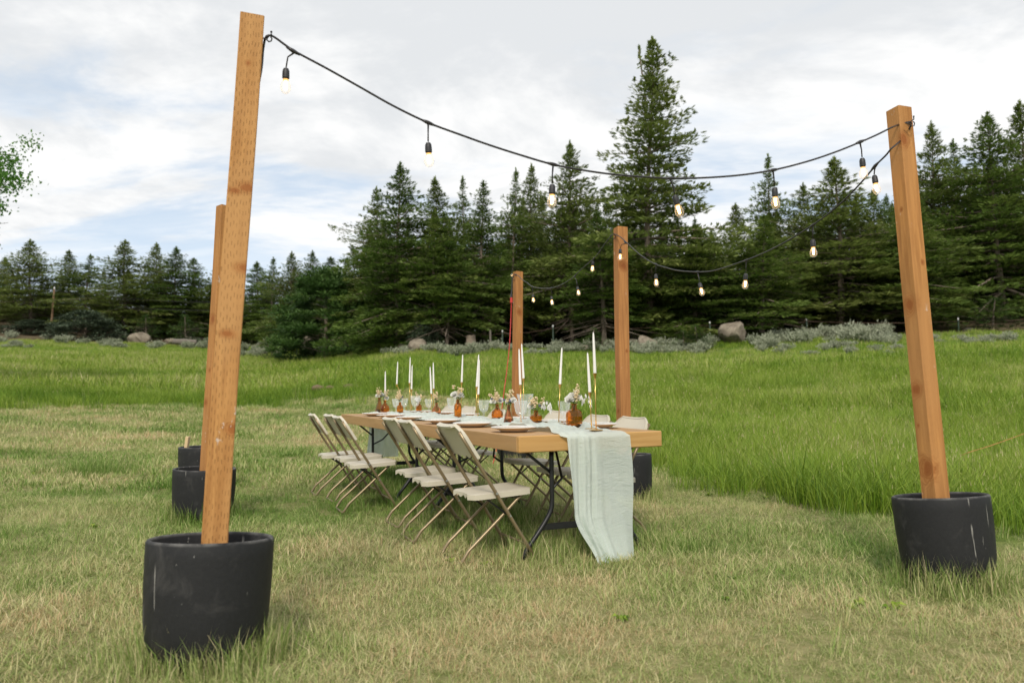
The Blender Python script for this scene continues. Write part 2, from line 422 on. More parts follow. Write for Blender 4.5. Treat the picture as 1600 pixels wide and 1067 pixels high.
M_WAX = simple('white_wax', (.83, .81, .76), .42, spec=.4)
M_WICK = simple('wick', (.25, .22, .18), .9)
M_GLAZE = simple('white_glaze', (.80, .80, .79), .18, spec=.5)
M_STONEWARE = simple('tan_stoneware', (.76, .64, .48), .6, var=.08, vscale=60)
M_AMBER = glass('amber_glass', (.93, .50, .13), .05, 1.35)
M_AMBERPALE = glass('rose_amber_glass', (.90, .56, .36), .05, 1.35)
def thin_glass(name, tint, body, rough=.04):
    """thin clear glass: mostly see-through, brighter and more reflective where the wall turns edge-on"""
    m, t, b = mat(name); b.inputs['Base Color'].default_value = tint + (1,); b.inputs['Roughness'].default_value = rough; b.inputs['Specular IOR Level'].default_value = .8
    lw = t.add('ShaderNodeLayerWeight'); lw.inputs['Blend'].default_value = .35
    tr = t.add('ShaderNodeBsdfTransparent'); mx = t.add('ShaderNodeMixShader')
    t.put(mx, 0, t.math('ADD', body, t.math('MULTIPLY', lw.outputs['Facing'], .42), clamp=True)); t.l.new(tr.outputs[0], mx.inputs[1]); t.l.new(b.outputs[0], mx.inputs[2])
    t.l.new(mx.outputs[0], m.node_tree.nodes['Material Output'].inputs[0]); return m
M_CRYSTAL = thin_glass('clear_glass', (.86, .88, .88), .07)
M_BULB = thin_glass('bulb_glass', (.90, .84, .76), .04, .02)
M_CORD = simple('black_rubber_cord', (.022, .019, .020), .32)
M_SOCKET = simple('black_rubber_socket', (.022, .022, .024), .5, bump=.3, bscale=150)
M_FIL = emit('glowing_filament', (1.0, .60, .22), 11)
M_BULBBASE = emit('lit_bulb_neck', (1.0, .50, .12), 1.3)
M_RED = simple('red_cord', (.55, .035, .03), .45)
M_TWINE = simple('orange_twine', (.70, .22, .10), .8)
M_STEM = leafy('flower_stem', [(0, (.08, .13, .03)), (1, (.16, .18, .06))], trans=.1)
M_DRY = simple('dried_beige_blossom', (.66, .52, .31), .8, var=.25, vscale=60)
M_WHITEFL = leafy('white_petal', [(0, (.80, .79, .74)), (1, (.88, .87, .82))], rough=.7, trans=.25)
M_THISTLE = simple('blue_grey_thistle', (.12, .13, .19), .8, var=.3, vscale=80)
M_BARK = simple('grey_brown_bark', (.21, .165, .125), .9, var=.4, vscale=3, bump=.9, bscale=8)
M_DEAD = simple('dead_grey_branch', (.17, .145, .12), .9, var=.3, vscale=5)
M_PINE = simple('old_pole_wood', (.24, .15, .085), .85, var=.25, vscale=3)
M_STUMP = simple('weathered_stump', (.25, .20, .15), .9, var=.3, vscale=6, bump=.8, bscale=20)
M_TPOST = simple('green_post_steel', (.04, .07, .045), .6)
M_CAP = simple('white_insulator', (.78, .78, .76), .5)
M_WIRE = simple('rusty_wire', (.10, .055, .035), .7)
M_SOILMOUND = simple('bare_soil', (.17, .12, .07), .95, var=.35, vscale=5, bump=.7, bscale=20)
M_OFFCUT = simple('raw_offcut', (.62, .45, .25), .7, var=.1, vscale=12)
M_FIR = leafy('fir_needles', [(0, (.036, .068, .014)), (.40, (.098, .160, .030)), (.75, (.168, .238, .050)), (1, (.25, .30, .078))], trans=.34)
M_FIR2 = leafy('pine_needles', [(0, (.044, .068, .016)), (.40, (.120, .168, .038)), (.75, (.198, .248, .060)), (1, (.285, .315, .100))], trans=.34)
M_JUN = leafy('juniper_needles', [(0, (.022, .050, .011)), (.5, (.055, .115, .024)), (1, (.115, .19, .042))], trans=.2)
M_JUNG = leafy('grey_juniper_needles', [(0, (.045, .065, .038)), (.5, (.075, .105, .06)), (1, (.12, .15, .09))], trans=.15)
M_LEAF = leafy('poplar_leaves', [(0, (.04, .12, .015)), (.5, (.085, .21, .025)), (1, (.15, .30, .045))], trans=.35)
M_SAGE = leafy('sage_leaves', [(0, (.15, .17, .105)), (.5, (.27, .295, .20)), (1, (.39, .41, .30))], rough=.8, trans=.1)
M_GRASS = leafy('mown_grass', [(0, (.105, .205, .026)), (.25, (.225, .325, .070)), (.50, (.365, .415, .150)), (.74, (.56, .515, .25)), (.94, (.70, .60, .36)), (1, (.56, .40, .22))], trans=.22, inst=True, rough=.55)
M_MEADOW = leafy('meadow_grass', [(0, (.078, .165, .012)), (.30, (.180, .295, .025)), (.60, (.295, .400, .048)), (.85, (.40, .435, .11)), (1, (.56, .51, .26))], trans=.30, inst=True, rough=.5)

def rock_mat():
    m, t, b = mat('lichen_boulder')
    oc = t.add('ShaderNodeTexCoord').outputs['Object']
    n = t.noise(oc, 2.2, 6, .65); n2 = t.noise(oc, 14, 5, .65)
    col = t.mix(t.ramp(n, .3, .7), (.19, .155, .115), (.35, .30, .23))
    col = t.mix(t.math('MULTIPLY', t.ramp(n2, .5, .75), .5), col, (.16, .14, .11))
    t.put(b, 'Base Color', col); b.inputs['Roughness'].default_value = .92; b.inputs['Specular IOR Level'].default_value = .15
    bn = t.add('ShaderNodeBump'); t.put(bn, 'Height', t.math('ADD', n2, n)); t.put(bn, 'Strength', .8); t.put(bn, 'Distance', .06); t.l.new(bn.outputs[0], b.inputs['Normal'])
    return m
M_ROCK = rock_mat()
def ground_mat():
    m, t, b = mat('meadow_ground')
    ge = t.add('ShaderNodeNewGeometry').outputs['Position']
    tall = t.add('ShaderNodeAttribute', attribute_name='tall').outputs['Fac']
    wood = t.add('ShaderNodeAttribute', attribute_name='wood').outputs['Fac']
    n1 = t.noise(ge, .6, 5, .6); n2 = t.noise(ge, 9, 5, .7); n3 = t.noise(ge, 70, 4, .7)
    short = t.mix(t.ramp(n2, .35, .65), (.15, .17, .05), (.30, .27, .125))
    short = t.mix(t.math('MULTIPLY', t.ramp(n3, .45, .7), .6), short, (.40, .35, .19))
    short = t.mix(t.math('MULTIPLY', t.ramp(n1, .5, .7), .5), short, (.14, .19, .045))
    tg = t.mix(t.ramp(n2, .3, .7), (.06, .12, .014), (.13, .21, .026))
    tg = t.mix(t.math('MULTIPLY', t.ramp(n1, .5, .75), .4), tg, (.21, .23, .06))
    wd = t.mix(t.ramp(n1, .35, .65), (.07, .05, .03), (.15, .12, .07))
    col = t.mix(tall, short, tg); col = t.mix(wood, col, wd)
    t.put(b, 'Base Color', col); b.inputs['Roughness'].default_value = .95; b.inputs['Specular IOR Level'].default_value = .1
    bn = t.add('ShaderNodeBump'); t.put(bn, 'Height', t.math('ADD', n3, n2)); t.put(bn, 'Strength', .6); t.put(bn, 'Distance', .03); t.l.new(bn.outputs[0], b.inputs['Normal'])
    return m
M_GROUND = ground_mat()

# ------------------------------------------------------------ the ground
NA, radii = 300, np.concatenate([[0.0], np.geomspace(0.6, 1600, 150)])
az = np.linspace(0, 2*math.pi, NA, endpoint=False)
gx = np.outer(radii, np.sin(az)); gy = np.outer(radii, np.cos(az)); gzv = terrain(gx, gy)
gv = np.stack([gx, gy, gzv], -1).reshape(-1, 3)
gf = [(i*NA+j, i*NA+(j+1) % NA, (i+1)*NA+(j+1) % NA, (i+1)*NA+j) for i in range(1, len(radii)-1) for j in range(NA)]
gf += [(0, NA+(j+1) % NA, NA+j) for j in range(NA)]
gf = [f[::-1] for f in gf]
me = bpy.data.meshes.new('meadow_ground'); me.from_pydata(gv.tolist(), [], gf); me.materials.append(M_GROUND)
rr = np.hypot(gx, gy); uu = np.clip(np.where(gy > .5, gx/np.maximum(gy, .5), 9*np.sign(gx)), -1.2, 1.2)
a = me.attributes.new('tall', 'FLOAT', 'POINT'); a.data.foreach_set('value', tall_mask(gx, gy).ravel().astype(np.float32))
a = me.attributes.new('wood', 'FLOAT', 'POINT'); a.data.foreach_set('value', (sstep(-2, 3, rr - edge_dist(uu))*(gy > 5)).ravel().astype(np.float32))
me.polygons.foreach_set('use_smooth', [True]*len(me.polygons)); me.update()
ground = tag(link('ground', me), 'mown strip and rising green meadow under everything', None, None, 'structure')

# ------------------------------------------------------------ table frame of reference
TO = on_z(811, 681.6, .80); TU = (on_z(1034, 673, .80) - TO).normalized(); TV = Vector((-TU.y, TU.x, 0))
TL, TW, TH = 5.32, 1.05, .80
T_RZ = math.atan2(TU.y, TU.x)
def tp(u, v, z=TH): return Vector((TO.x, TO.y, 0)) + TU*u + TV*v + Vector((0, 0, z))
def tv_at(px, u, z=TH):                                  # how far along the table the thing at pixel column px is, u across it
    lo, hi = -1.0, 9.0
    for k in range(40):
        mid = (lo+hi)/2
        if proj(tp(u, mid, z))[0] > px: lo = mid
        else: hi = mid
    return (lo+hi)/2
POTS = []                                                # (x, y, radius) kept clear of grass

# ------------------------------------------------------------ trees
def tufts(P, D, N, L, Wd):
    S = np.cross(D, N); S /= np.linalg.norm(S, axis=1, keepdims=True)+1e-9
    a = P - D*(L*.4)[:, None]; c = P + D*(L*.6)[:, None]; b = P + S*(Wd*.5)[:, None]; d = P - S*(Wd*.5)[:, None]
    return np.stack([a, b, c, d], 1).reshape(-1, 3)
def conifer(seed, H=20., R=4.0, base=.06, gap=.42, nb=(4, 6), dens=13, droop=.25, up=.45, power=.85, tl=.34, tw=.085, rag=.35, bare=0.0, fork=False, clump=0.0):
    g = RS(seed); P = []; D = []; NN = []; L = []; RN = []; wood = MB()
    lean = g.uniform(-.02, .02, 2)
    def axis(h): return np.array([lean[0]*h + .12*math.sin(h*.35+seed), lean[1]*h + .1*math.cos(h*.3+seed*2), h])
    tr = [axis(h) for h in np.linspace(-.4, H*.985, 12)]
    r0 = H*.0125
    wood.tube(tr, [max(.02, r0*(1-i/11.5)) for i in range(12)], 7)
    h = base*H; lop = g.uniform(0, 6.28)
    while h < H*.985:
        t = (h-base*H)/(H-base*H)
        prof = (1-t)**(power+.28*t)*min(1, .62+2.6*t)
        big = (1.25 if g.rand() < .12 else 1) + rag*(math.sin(h*2.1+seed)*.4 + math.sin(h*.9+seed*3)*.4 + g.uniform(-.7, .7))
        n = g.randint(nb[0], nb[1]+1); a0 = g.uniform(0, 6.28)
        for k in range(n):
            a = a0 + k*2*math.pi/n + g.uniform(-.5, .5)
            if g.rand() < .10 and t < .9: continue
            Lb = max(.20, R*prof*big*(g.uniform(.55, 1.1) if g.rand() < .85 else g.uniform(1.1, 1.38))*(1+.14*math.cos(a-lop)))
            p0 = -.22 + (up+.22)*t**1.2 + g.uniform(-.13, .13)
            o = np.array([math.cos(a), math.sin(a), 0]); side = np.array([-o[1], o[0], 0]); base_p = axis(h+g.uniform(-.12, .12)*gap)
            def path(s):
                s = np.asarray(s); return base_p + np.outer(Lb*s*math.cos(p0), o) + np.outer(Lb*(math.sin(p0)*s - droop*s**1.6*(1-t*.6) + .26*droop*s**4), [0, 0, 1])
            if Lb > .5:
                pp = path([0, .3, .62, .92]); rb = .012+.016*Lb
                wood.tube(pp, [rb, rb*.8, rb*.5, .008], 3, caps=False)
            if t < bare and g.rand() < .75: continue
            m = int(Lb*dens*(1+.4*(1-t))) + 3
            s = 1 - g.rand(m)**1.35*(.80 if t < .5 else .95)
            tw_n = max(3, int(Lb*2.6)); tw_s = np.linspace(.22, 1, tw_n)      # needles sit on side twigs, with gaps between
            si = np.argmin(np.abs(s[:, None]-tw_s[None]), 1); s = tw_s[si] + g.uniform(-.035, .035, m)
            s = np.clip(s, .05, 1.02)
            wid = Lb*.40*np.sin(np.clip(s, 0, 1)*2.35+.35)*(.85) + .10
            q = g.rand(m)**.8; sg = np.where(g.rand(m) < .5, -1, 1)*np.where(g.rand(m) < .12, 0.1, 1)
            pts = path(s) + side*(sg*q*wid)[:, None] + o*(q*wid*.35)[:, None]
            pts[:, 2] += -.12*q*wid + g.normal(0, .05+.012*Lb, m) - g.rand(m)*.10
            d = o*(.75+.3*g.rand(m))[:, None] + side*(sg*(.45+.6*q))[:, None] + g.normal(0, .28, (m, 3)); d[:, 2] += g.uniform(-.25, .32, m) + .5*t
            d /= np.linalg.norm(d, axis=1, keepdims=True)
            nn = np.tile([0, 0, 1.], (m, 1)) + g.normal(0, .55, (m, 3))
            P.append(pts); D.append(d); NN.append(nn); L.append(np.full(m, tl)*g.uniform(.6, 1.3, m)*(.55+.45*(1-t)))
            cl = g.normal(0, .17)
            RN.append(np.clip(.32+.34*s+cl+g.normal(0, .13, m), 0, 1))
        h += gap*g.uniform(.75, 1.3)*(1-.45*t)
    # leader
    for e in ([0] if not fork else [0, 1]):
        m = 60; s = g.rand(m); ox = np.array([.0, .0, 0]) if e == 0 else np.array([.95, .2, -.3])
        top = axis(H*.93)+ox; pts = top + np.outer(s*H*.07, [0, 0, 1]) + g.normal(0, .09, (m, 3))*(1.25-s)[:, None]
        d = g.normal(0, .6, (m, 3)); d[:, 2] += .9; d /= np.linalg.norm(d, axis=1, keepdims=True)
        P.append(pts); D.append(d); NN.append(g.normal(0, 1, (m, 3))); L.append(np.full(m, tl*.7)); RN.append(np.clip(.6+g.normal(0, .15, m), 0, 1))
        if e: wood.tube([axis(H*.82), axis(H*.9)+ox*.8, top+np.array([0, 0, H*.06])], [.09, .06, .02], 5)
    P = np.concatenate(P); D = np.concatenate(D); NN = np.concatenate(NN); L = np.concatenate(L); RN = np.concatenate(RN)
    V = tufts(P, D, NN, L, L*tw/tl*RS(seed+1).uniform(.7, 1.4, len(L)))
    return V, RN, wood
def bushy(seed, H=6., R=2.2, n=9000, tl=.26, tw=.085, low=.0):
    """a dense juniper: foliage clumps through the volume of an uneven cone with gaps"""
    g = RS(seed); wood = MB()
    wood.tube([(0, 0, -.2), (.05, .03, H*.3), (0, .05, H*.8)], [H*.018, H*.013, .02], 6)
    nc = 150; hz = g.rand(nc)**.9; ang = g.uniform(0, 6.28, nc)
    rad = R*np.sqrt(np.clip(1-hz, .02, 1))*np.clip(.65+2*hz, 0, 1)*g.uniform(.45, 1.0, nc)
    cen = np.stack([np.cos(ang)*rad, np.sin(ang)*rad, low*H+hz*H*(.97-low)], 1)
    for k in range(0, nc, 3): wood.tube([(0, 0, max(.1, cen[k, 2]-rad[k]*.5)), cen[k]], [.035, .01], 3, caps=False)
    sz = R*g.uniform(.10, .24, nc)
    i = g.randint(0, nc, n); off = g.normal(0, 1, (n, 3)); off /= np.linalg.norm(off, axis=1, keepdims=True)
    rr_ = g.rand(n)**.5
    P = cen[i] + off*(sz[i]*rr_)[:, None]*np.array([1.15, 1.15, .8])
    D = off*.7 + g.normal(0, .35, (n, 3)); D[:, 2] += .55; D /= np.linalg.norm(D, axis=1, keepdims=True)
    L = tl*g.uniform(.6, 1.3, n)
    tone = g.normal(0, .12, nc)
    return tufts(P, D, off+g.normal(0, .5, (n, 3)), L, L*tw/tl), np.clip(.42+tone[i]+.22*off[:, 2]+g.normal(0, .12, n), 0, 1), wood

class Kind:
    def __init__(s, name, built, leaf, H, bark=None):
        V, RN, wood = built; s.name = name; s.H = H
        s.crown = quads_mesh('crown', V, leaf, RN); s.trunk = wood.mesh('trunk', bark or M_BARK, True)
        s.R = np.percentile(np.hypot(V[:, 0], V[:, 1]), 90)
    def plant(s, px, topy, Y, halfw=None, label=None, cat='tree', group=None, rz=None, sink=.1, baseY=None, hmin=None):
        X = at(px, 520, Y).x; z0 = gz(X, Y) - sink
        Ht = at(px, topy, Y).z - z0
        if halfw: halfw *= 1.42
        o = empty(s.name, (X, Y, z0), label, cat, group, random.uniform(0, 6.28) if rz is None else rz)
        k = Ht/s.H; w = k if halfw is None else (halfw*Y/F)/s.R
        o.scale = (w, w, k)
        link('trunk', s.trunk, o); link('crown', s.crown, o)
        return o
K_TALL = Kind('fir_tree', conifer(11, 22, 4.8, .05, .46, (5, 7), 48, .20, .62, .60, .46, .135, .40, fork=True), M_FIR2, 22)
K_FIR = [Kind('fir_tree', conifer(21, 17, 4.6, .08, .40, (5, 7), 35, .26, .5, .66, .44, .125, .30), M_FIR, 17),
         Kind('fir_tree', conifer(32, 16, 4.1, .10, .38, (5, 7), 35, .22, .55, .72, .42, .12, .28), M_FIR2, 16),
         Kind('fir_tree', conifer(43, 17, 4.0, .10, .42, (4, 6), 36, .30, .45, .66, .44, .125, .38), M_FIR, 17),
         Kind('fir_tree', conifer(54, 15, 4.6, .12, .40, (5, 7), 34, .18, .6, .66, .44, .125, .36, bare=.08), M_FIR2, 15),
         Kind('fir_tree', conifer(65, 16, 4.2, .14, .42, (5, 7), 34, .25, .5, .75, .44, .125, .32, bare=.12), M_FIR, 16)]
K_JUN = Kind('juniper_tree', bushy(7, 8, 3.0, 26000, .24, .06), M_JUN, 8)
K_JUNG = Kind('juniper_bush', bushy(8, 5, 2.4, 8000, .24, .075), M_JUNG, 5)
K_SAPL = Kind('pine_sapling', conifer(77, 4, 1.3, .18, .26, (4, 5), 40, .12, .7, .8, .20, .05, .3), M_JUN, 4)

G_F = 'conifers of the forest edge behind the meadow'
spec = [  # px, top py, distance, half width px, kind, label
 (622, 255, 50, 66, 0, 'tall dark fir at the left shoulder of the forest, above the table\'s far end'),
 (588, 292, 55, 50, 3, 'open-branched fir just left of the left shoulder fir, sky showing between its boughs'),
 (684, 276, 51, 58, 1, 'broad fir with a blunt bright top, right of the left shoulder fir'),
 (728, 277, 57, 40, 2, 'slim fir spire squeezed between two broader firs above the amber vases'),
 (756, 284, 52, 46, 4, 'fir with bare lower trunk between the slim spire and the back corner post'),
 (804, 264, 56, 42, 2, 'fir whose top stands straight above the farthest corner post'),
 (831, 257, 58, 46, 1, 'fir directly right of the one above the farthest corner post'),
 (895, 221, 54, 64, 3, 'second tallest fir left of the giant, behind the third hanging bulb'),
 (944, 330, 47, 52, 4, 'lower fir in front of the giant fir\'s left side, behind the second farthest post'),
 (1088, 352, 49, 62, 0, 'lower bushy fir under the right flank of the giant fir'),
 (1158, 318, 53, 50, 1, 'pale topped fir in the dip of the skyline right of the giant'),
 (1190, 335, 48, 56, 4, 'fir with bright green lower boughs behind the sagging right-hand wire'),
 (1209, 243, 59, 46, 2, 'narrow pointed fir standing between the dip in the skyline and the broad right fir'),
 (1262, 286, 57, 52, 3, 'round-topped fir at the left flank of the broad right fir'),
 (1314, 244, 52, 84, 1, 'broad full conical fir left of the right-hand post, its grey trunk showing'),
 (1376, 298, 55, 54, 0, 'fir half hidden behind the top of the right-hand post'),
 (1468, 190, 57, 60, 3, 'sharp fir standing alone against the sky right of the right-hand post'),
 (1509, 216, 61, 50, 2, 'thin fir between the sharp fir and the tall firs at the picture\'s edge'),
 (1568, 174, 54, 84, 0, 'tall dense fir near the right edge of the forest'),
 (1612, 156, 58, 76, 1, 'rightmost tall fir, cut by the edge of the photograph'),
 (1430, 300, 50, 56, 4, 'low fir with dead lower limbs right behind the right-hand post'),
 (456, 393, 72, 38, 3, 'ragged fir with brownish boughs left of the dense bright juniper'),
 (490, 391, 74, 36, 0, 'fir rising behind the dense bright juniper'),
 (524, 402, 66, 46, 4, 'low olive fir right of the dense bright juniper'),
 (556, 385, 58, 44, 2, 'dark fir filling the gap left of the forest shoulder'),
]
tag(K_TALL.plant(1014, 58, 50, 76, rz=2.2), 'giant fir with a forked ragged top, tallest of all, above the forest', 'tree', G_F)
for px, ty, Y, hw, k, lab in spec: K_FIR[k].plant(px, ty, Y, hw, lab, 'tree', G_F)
G_L = 'conifers of the far left grove'
left = [(8, 402, 104, 34, 0, 'fir at the left picture edge behind the leafy branch'), (45, 374, 94, 50, 3, 'flat-topped open pine at the left end of the far grove'),
        (108, 391, 100, 38, 1, 'fir behind the lone utility pole'), (134, 397, 97, 34, 2, 'slim fir right of the utility pole'), (190, 374, 94, 52, 1, 'tallest pointed fir in the middle of the far left grove'),
        (243, 379, 98, 38, 3, 'round-headed fir above the pale flat boulder'), (276, 386, 96, 42, 0, 'fir right of the round-headed one in the far left grove'), (307, 404, 100, 38, 4, 'fir just left of the leaning second post'),
        (345, 410, 97, 40, 1, 'fir hidden for the most part behind the two near posts'), (398, 408, 88, 44, 0, 'fir seen right of the nearest post'), (426, 403, 86, 34, 2, 'thin fir with a bare tip right of the nearest post')]
for px, ty, Y, hw, k, lab in left: K_FIR[k].plant(px, ty, Y, hw, lab, 'tree', G_L)
g = RS(5)
sky_x = [-60, 0, 45, 190, 300, 430, 520, 590, 620, 760, 900, 1040, 1160, 1210, 1320, 1470, 1570, 1700]
sky_y = [420, 425, 410, 415, 425, 425, 415, 330, 310, 320, 290, 300, 350, 310, 300, 270, 235, 210]
FOREST = []
for row in range(4):
    for px in np.arange(-60 + row*9, 1690, 30):
        px = px + g.uniform(-12, 12); lft = px < 450
        Y = (g.uniform(102, 124) if lft else g.uniform(57, 72)) + row*6
        if 440 < px < 560: Y = g.uniform(74, 90) + row*4
        ty = np.interp(px, sky_x, sky_y) + g.uniform(-2, 55) + 20*row
        X = at(px, 520, Y).x; z0 = gz(X, Y) - .2; FOREST.append((X, Y, z0, (at(px, ty, Y).z-z0)/16.0, g.randint(5)))
for px in np.arange(560, 1690, 34):                        # low growth that closes the forest's foot
    px = px + g.uniform(-15, 15); Y = g.uniform(54, 66); X = at(px, 520, Y).x; z0 = gz(X, Y)-.2; FOREST.append((X, Y, z0, (at(px, g.uniform(400, 460), Y).z-z0)/16.0, g.randint(3)))
for px in np.arange(-60, 560, 22):
    px = px + g.uniform(-10, 10); Y = g.uniform(100, 112) if px < 440 else g.uniform(76, 86); X = at(px, 520, Y).x; z0 = gz(X, Y)-.3; FOREST.append((X, Y, z0, (at(px, g.uniform(455, 490), Y).z-z0)/16.0, g.randint(3)))
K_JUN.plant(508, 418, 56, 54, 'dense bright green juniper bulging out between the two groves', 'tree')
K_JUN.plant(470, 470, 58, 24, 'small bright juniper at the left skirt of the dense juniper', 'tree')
K_JUNG.plant(132, 486, 84, 36, 'grey-green juniper bush right of the utility pole', 'bush')
K_JUNG.plant(52, 500, 88, 30, 'dark low juniper left of the utility pole', 'bush')
K_JUNG.plant(660, 505, 47, 18, 'small dark juniper among the rocks behind the table', 'bush')
K_SAPL.plant(290, 492, 80, 20, 'little pine left of the near posts by the fallen log', 'tree')
K_SAPL.plant(1560, 466, 45, 34, 'bright green young pine alone by the wire fence', 'tree')
K_SAPL.plant(930, 512, 43, 15, 'small dark pine just left of the second farthest post', 'tree')
K_SAPL.plant(1085, 508, 42, 22, 'low green sapling by the white-capped post at the big boulder', 'tree')
K_SAPL.plant(1068, 516, 42, 14, 'smaller green sapling beside the low one at the big boulder', 'tree')
K_SAPL.plant(426, 522, 62, 14, 'small green pine by the rock pile right of the nearest post', 'tree')
K_SAPL.plant(225, 492, 84, 16, 'yellow-green sapling behind the pale flat boulder', 'tree')

# the leafy tree whose branches reach in at the left edge
def poplar():
    Y = 30.0; base = at(-165, 560, Y); z0 = gz(base.x, Y) - .1
    o = empty('poplar_tree', (base.x, Y, z0), 'bright green leafy tree reaching into the left edge of the sky', 'tree')
    g = RS(9); w = MB(); P = []; RN = []
    top = at(-165, 170, Y).z - z0
    w.tube([(0, 0, -.2), (.1, 0, top*.35), (-.1, .1, top*.7), (.05, 0, top)], [.22, .17, .09, .02], 8)
    for k in range(54):
        h = g.uniform(.28, 1.0)*top; a = g.uniform(0, 6.28); L = (1.0+2.9*math.sin(math.pi*min(1, (h/top-.12)/.95))**.7)*g.uniform(.5, 1.05)
        L = min(L, 3.3)*.85
        if k < 10: h = np.interp(k, [0, 9], [.40, .80])*top; a = g.uniform(-.35, .35); L = (2.9, 3.1, 3.2, 3.7, 4.1, 4.2, 4.4, 4.2, 4.1, 3.7)[k]
        e = Vector((math.cos(a)*L, math.sin(a)*L, h + L*g.uniform(.05, .42)*(.5 if k < 10 else 1)))
        m = Vector((e.x*.5, e.y*.5, h + (e.z-h)*.62))
        w.tube([(0, 0, h-.25*L), m, e], [.05, .03, .008], 4, caps=False)
        for c in range(11 if k < 10 else 7):
            s = g.uniform(.35, 1.03); cp = Vector((0, 0, h-.25*L)).lerp(m, s*2) if s < .5 else m.lerp(e, s*2-1)
            cp = cp + Vector(g.normal(0, .30, 3)); n = 95
            P.append(np.array(cp) + g.normal(0, 1, (n, 3))*np.array([.25, .25, .19])); RN.append(np.clip(g.uniform(.25, .75)+g.normal(0, .15, n), 0, 1))
    P = np.concatenate(P); n = len(P); D = g.normal(0, 1, (n, 3)); D[:, 2] -= .5; D /= np.linalg.norm(D, axis=1, keepdims=True)
    L = g.uniform(.09, .15, n)
    link('trunk', w.mesh('trunk', M_BARK, True), o)
    link('crown', quads_mesh('crown', tufts(P, D, g.normal(0, 1, (n, 3)), L, L*.75), M_LEAF, np.concatenate(RN)), o)
poplar()

# ------------------------------------------------------------ sagebrush, boulders, fence, pole at the meadow's far edge
def sage_mesh(seed, n=900):
    g = RS(seed); k = 22; a = g.uniform(0, 6.28, k); r = .62*np.sqrt(g.rand(k)); hh = .85*np.sqrt(np.clip(1-(r/.8)**2, .1, 1))*g.uniform(.7, 1.1, k)
    i = g.randint(0, k, n); s = g.rand(n)**.6
    tip = np.stack([np.cos(a)*r, np.sin(a)*r, hh], 1)[i]
    P = tip*s[:, None]*np.array([1, 1, 1]) + g.normal(0, .075, (n, 3)); P[:, 2] = np.abs(P[:, 2])
    D = tip*.6+g.normal(0, .35, (n, 3)); D[:, 2] += .5; D /= np.linalg.norm(D, axis=1, keepdims=True)
    L = g.uniform(.10, .22, n)
    return quads_mesh('sagebrush', tufts(P, D, g.normal(0, 1, (n, 3)), L, L*.34), M_SAGE, np.clip(.3+.45*s+g.normal(0, .15, n), 0, 1))
SAGE = [sage_mesh(s) for s in (1, 2, 3, 4)]
g = RS(12); SROW = {}
ANCH = [(10, 'the far left picture edge'), (80, 'the utility pole'), (132, 'the grey-green juniper bush'), (218, 'the pale flat-topped boulder'), (290, 'the little pine'), (395, 'the nearest post'), (430, 'the rock pile'), (470, 'the widest rock'), (508, 'the dense juniper'), (560, 'the steep tan rock'),
        (655, 'the blocky rock by the twin trunks'), (690, 'the twin trunks'), (742, 'the tree stump'), (808, 'the farthest post'), (864, 'the white-capped post by the candles'), (910, 'the round rock'), (970, 'the second farthest post'), (1060, 'the low green sapling'), (1147, 'the big wedge boulder'),
        (1208, 'the narrow pointed fir'), (1260, 'the middle white-capped post'), (1314, 'the broad conical fir\'s trunk'), (1375, 'the right-hand post'), (1497, 'the last white-capped post'), (1560, 'the bright young pine'), (1620, 'the right picture edge')]
def sage(px, py, w, label, group):
    if abs(px-1147) < 34 or abs(px-218) < 22 or abs(px-456) < 20: return
    # follow the sight line to the ground
    d = ray(px, py); Y = 20.0
    for k in range(600):
        p = Vector((0, 0, CH)) + d*(Y/d.y)
        if p.z < gz(p.x, Y): break
        Y += .25
        if Y > 110: break
    dm = float(edge_dist(np.array(p.x/Y)))*1.02
    if Y > dm: Y = dm*g.uniform(.93, 1.0); p = Vector((0, 0, CH)) + d*(Y/d.y)
    o = link('sagebrush', SAGE[g.randint(4)]); o.location = (p.x, Y, gz(p.x, Y)-.05)
    s = w/2*Y/F/.72; o.scale = (s, s, s*g.uniform(.5, .88)); o.rotation_euler = (0, 0, g.uniform(0, 6.28))
    near = min(ANCH, key=lambda q: abs(q[0]-px)); side = 'left of' if px < near[0]-8 else ('right of' if px > near[0]+8 else 'in line with')
    tag(o, label, 'bush', group); SROW.setdefault((group, label.split()[0], side+' '+near[1]), []).append((px, o))
for k in range(46): sage(g.uniform(-30, 330), g.uniform(526, 546), g.uniform(18, 34), 'grey-green sagebrush in the low band under the far left grove', 'sagebrush under the far left grove')
for k in range(24): sage(g.uniform(370, 570), g.uniform(540, 560), g.uniform(22, 42), 'silvery sagebrush clustered round the rock pile right of the nearest post', 'sagebrush round the rock pile')
for k in range(38): sage(g.uniform(600, 1040), g.uniform(543, 556), g.uniform(20, 40), 'pale sagebrush along the forest foot behind the table and candles', 'sagebrush behind the table')
for k in range(40): sage(g.uniform(1030, 1400), g.uniform(534, 558), g.uniform(22, 44), 'tall silvery sagebrush in the dense patch right of the big boulder', 'sagebrush by the big boulder')
for k in range(32): sage(g.uniform(1195, 1400), g.uniform(522, 538), g.uniform(30, 56), 'tall silvery sagebrush in the dense patch right of the big boulder', 'sagebrush by the big boulder')
for k in range(12): sage(g.uniform(1040, 1200), g.uniform(538, 556), g.uniform(24, 44), 'tall silvery sagebrush in the dense patch right of the big boulder', 'sagebrush by the big boulder')
for k in range(10): sage(g.uniform(1440, 1640), g.uniform(526, 538), g.uniform(18, 36), 'low sagebrush under the firs right of the right-hand post', 'sagebrush right of the right-hand post')
NUM = 'one two three four five six seven eight nine ten eleven twelve thirteen fourteen'.split(); ORD = 'leftmost|second from left|third from left|fourth from left|fifth from left|sixth from left|seventh from left|eighth from left|ninth from left|tenth from left|eleventh from left|twelfth from left|thirteenth from left|fourteenth from left'.split('|')
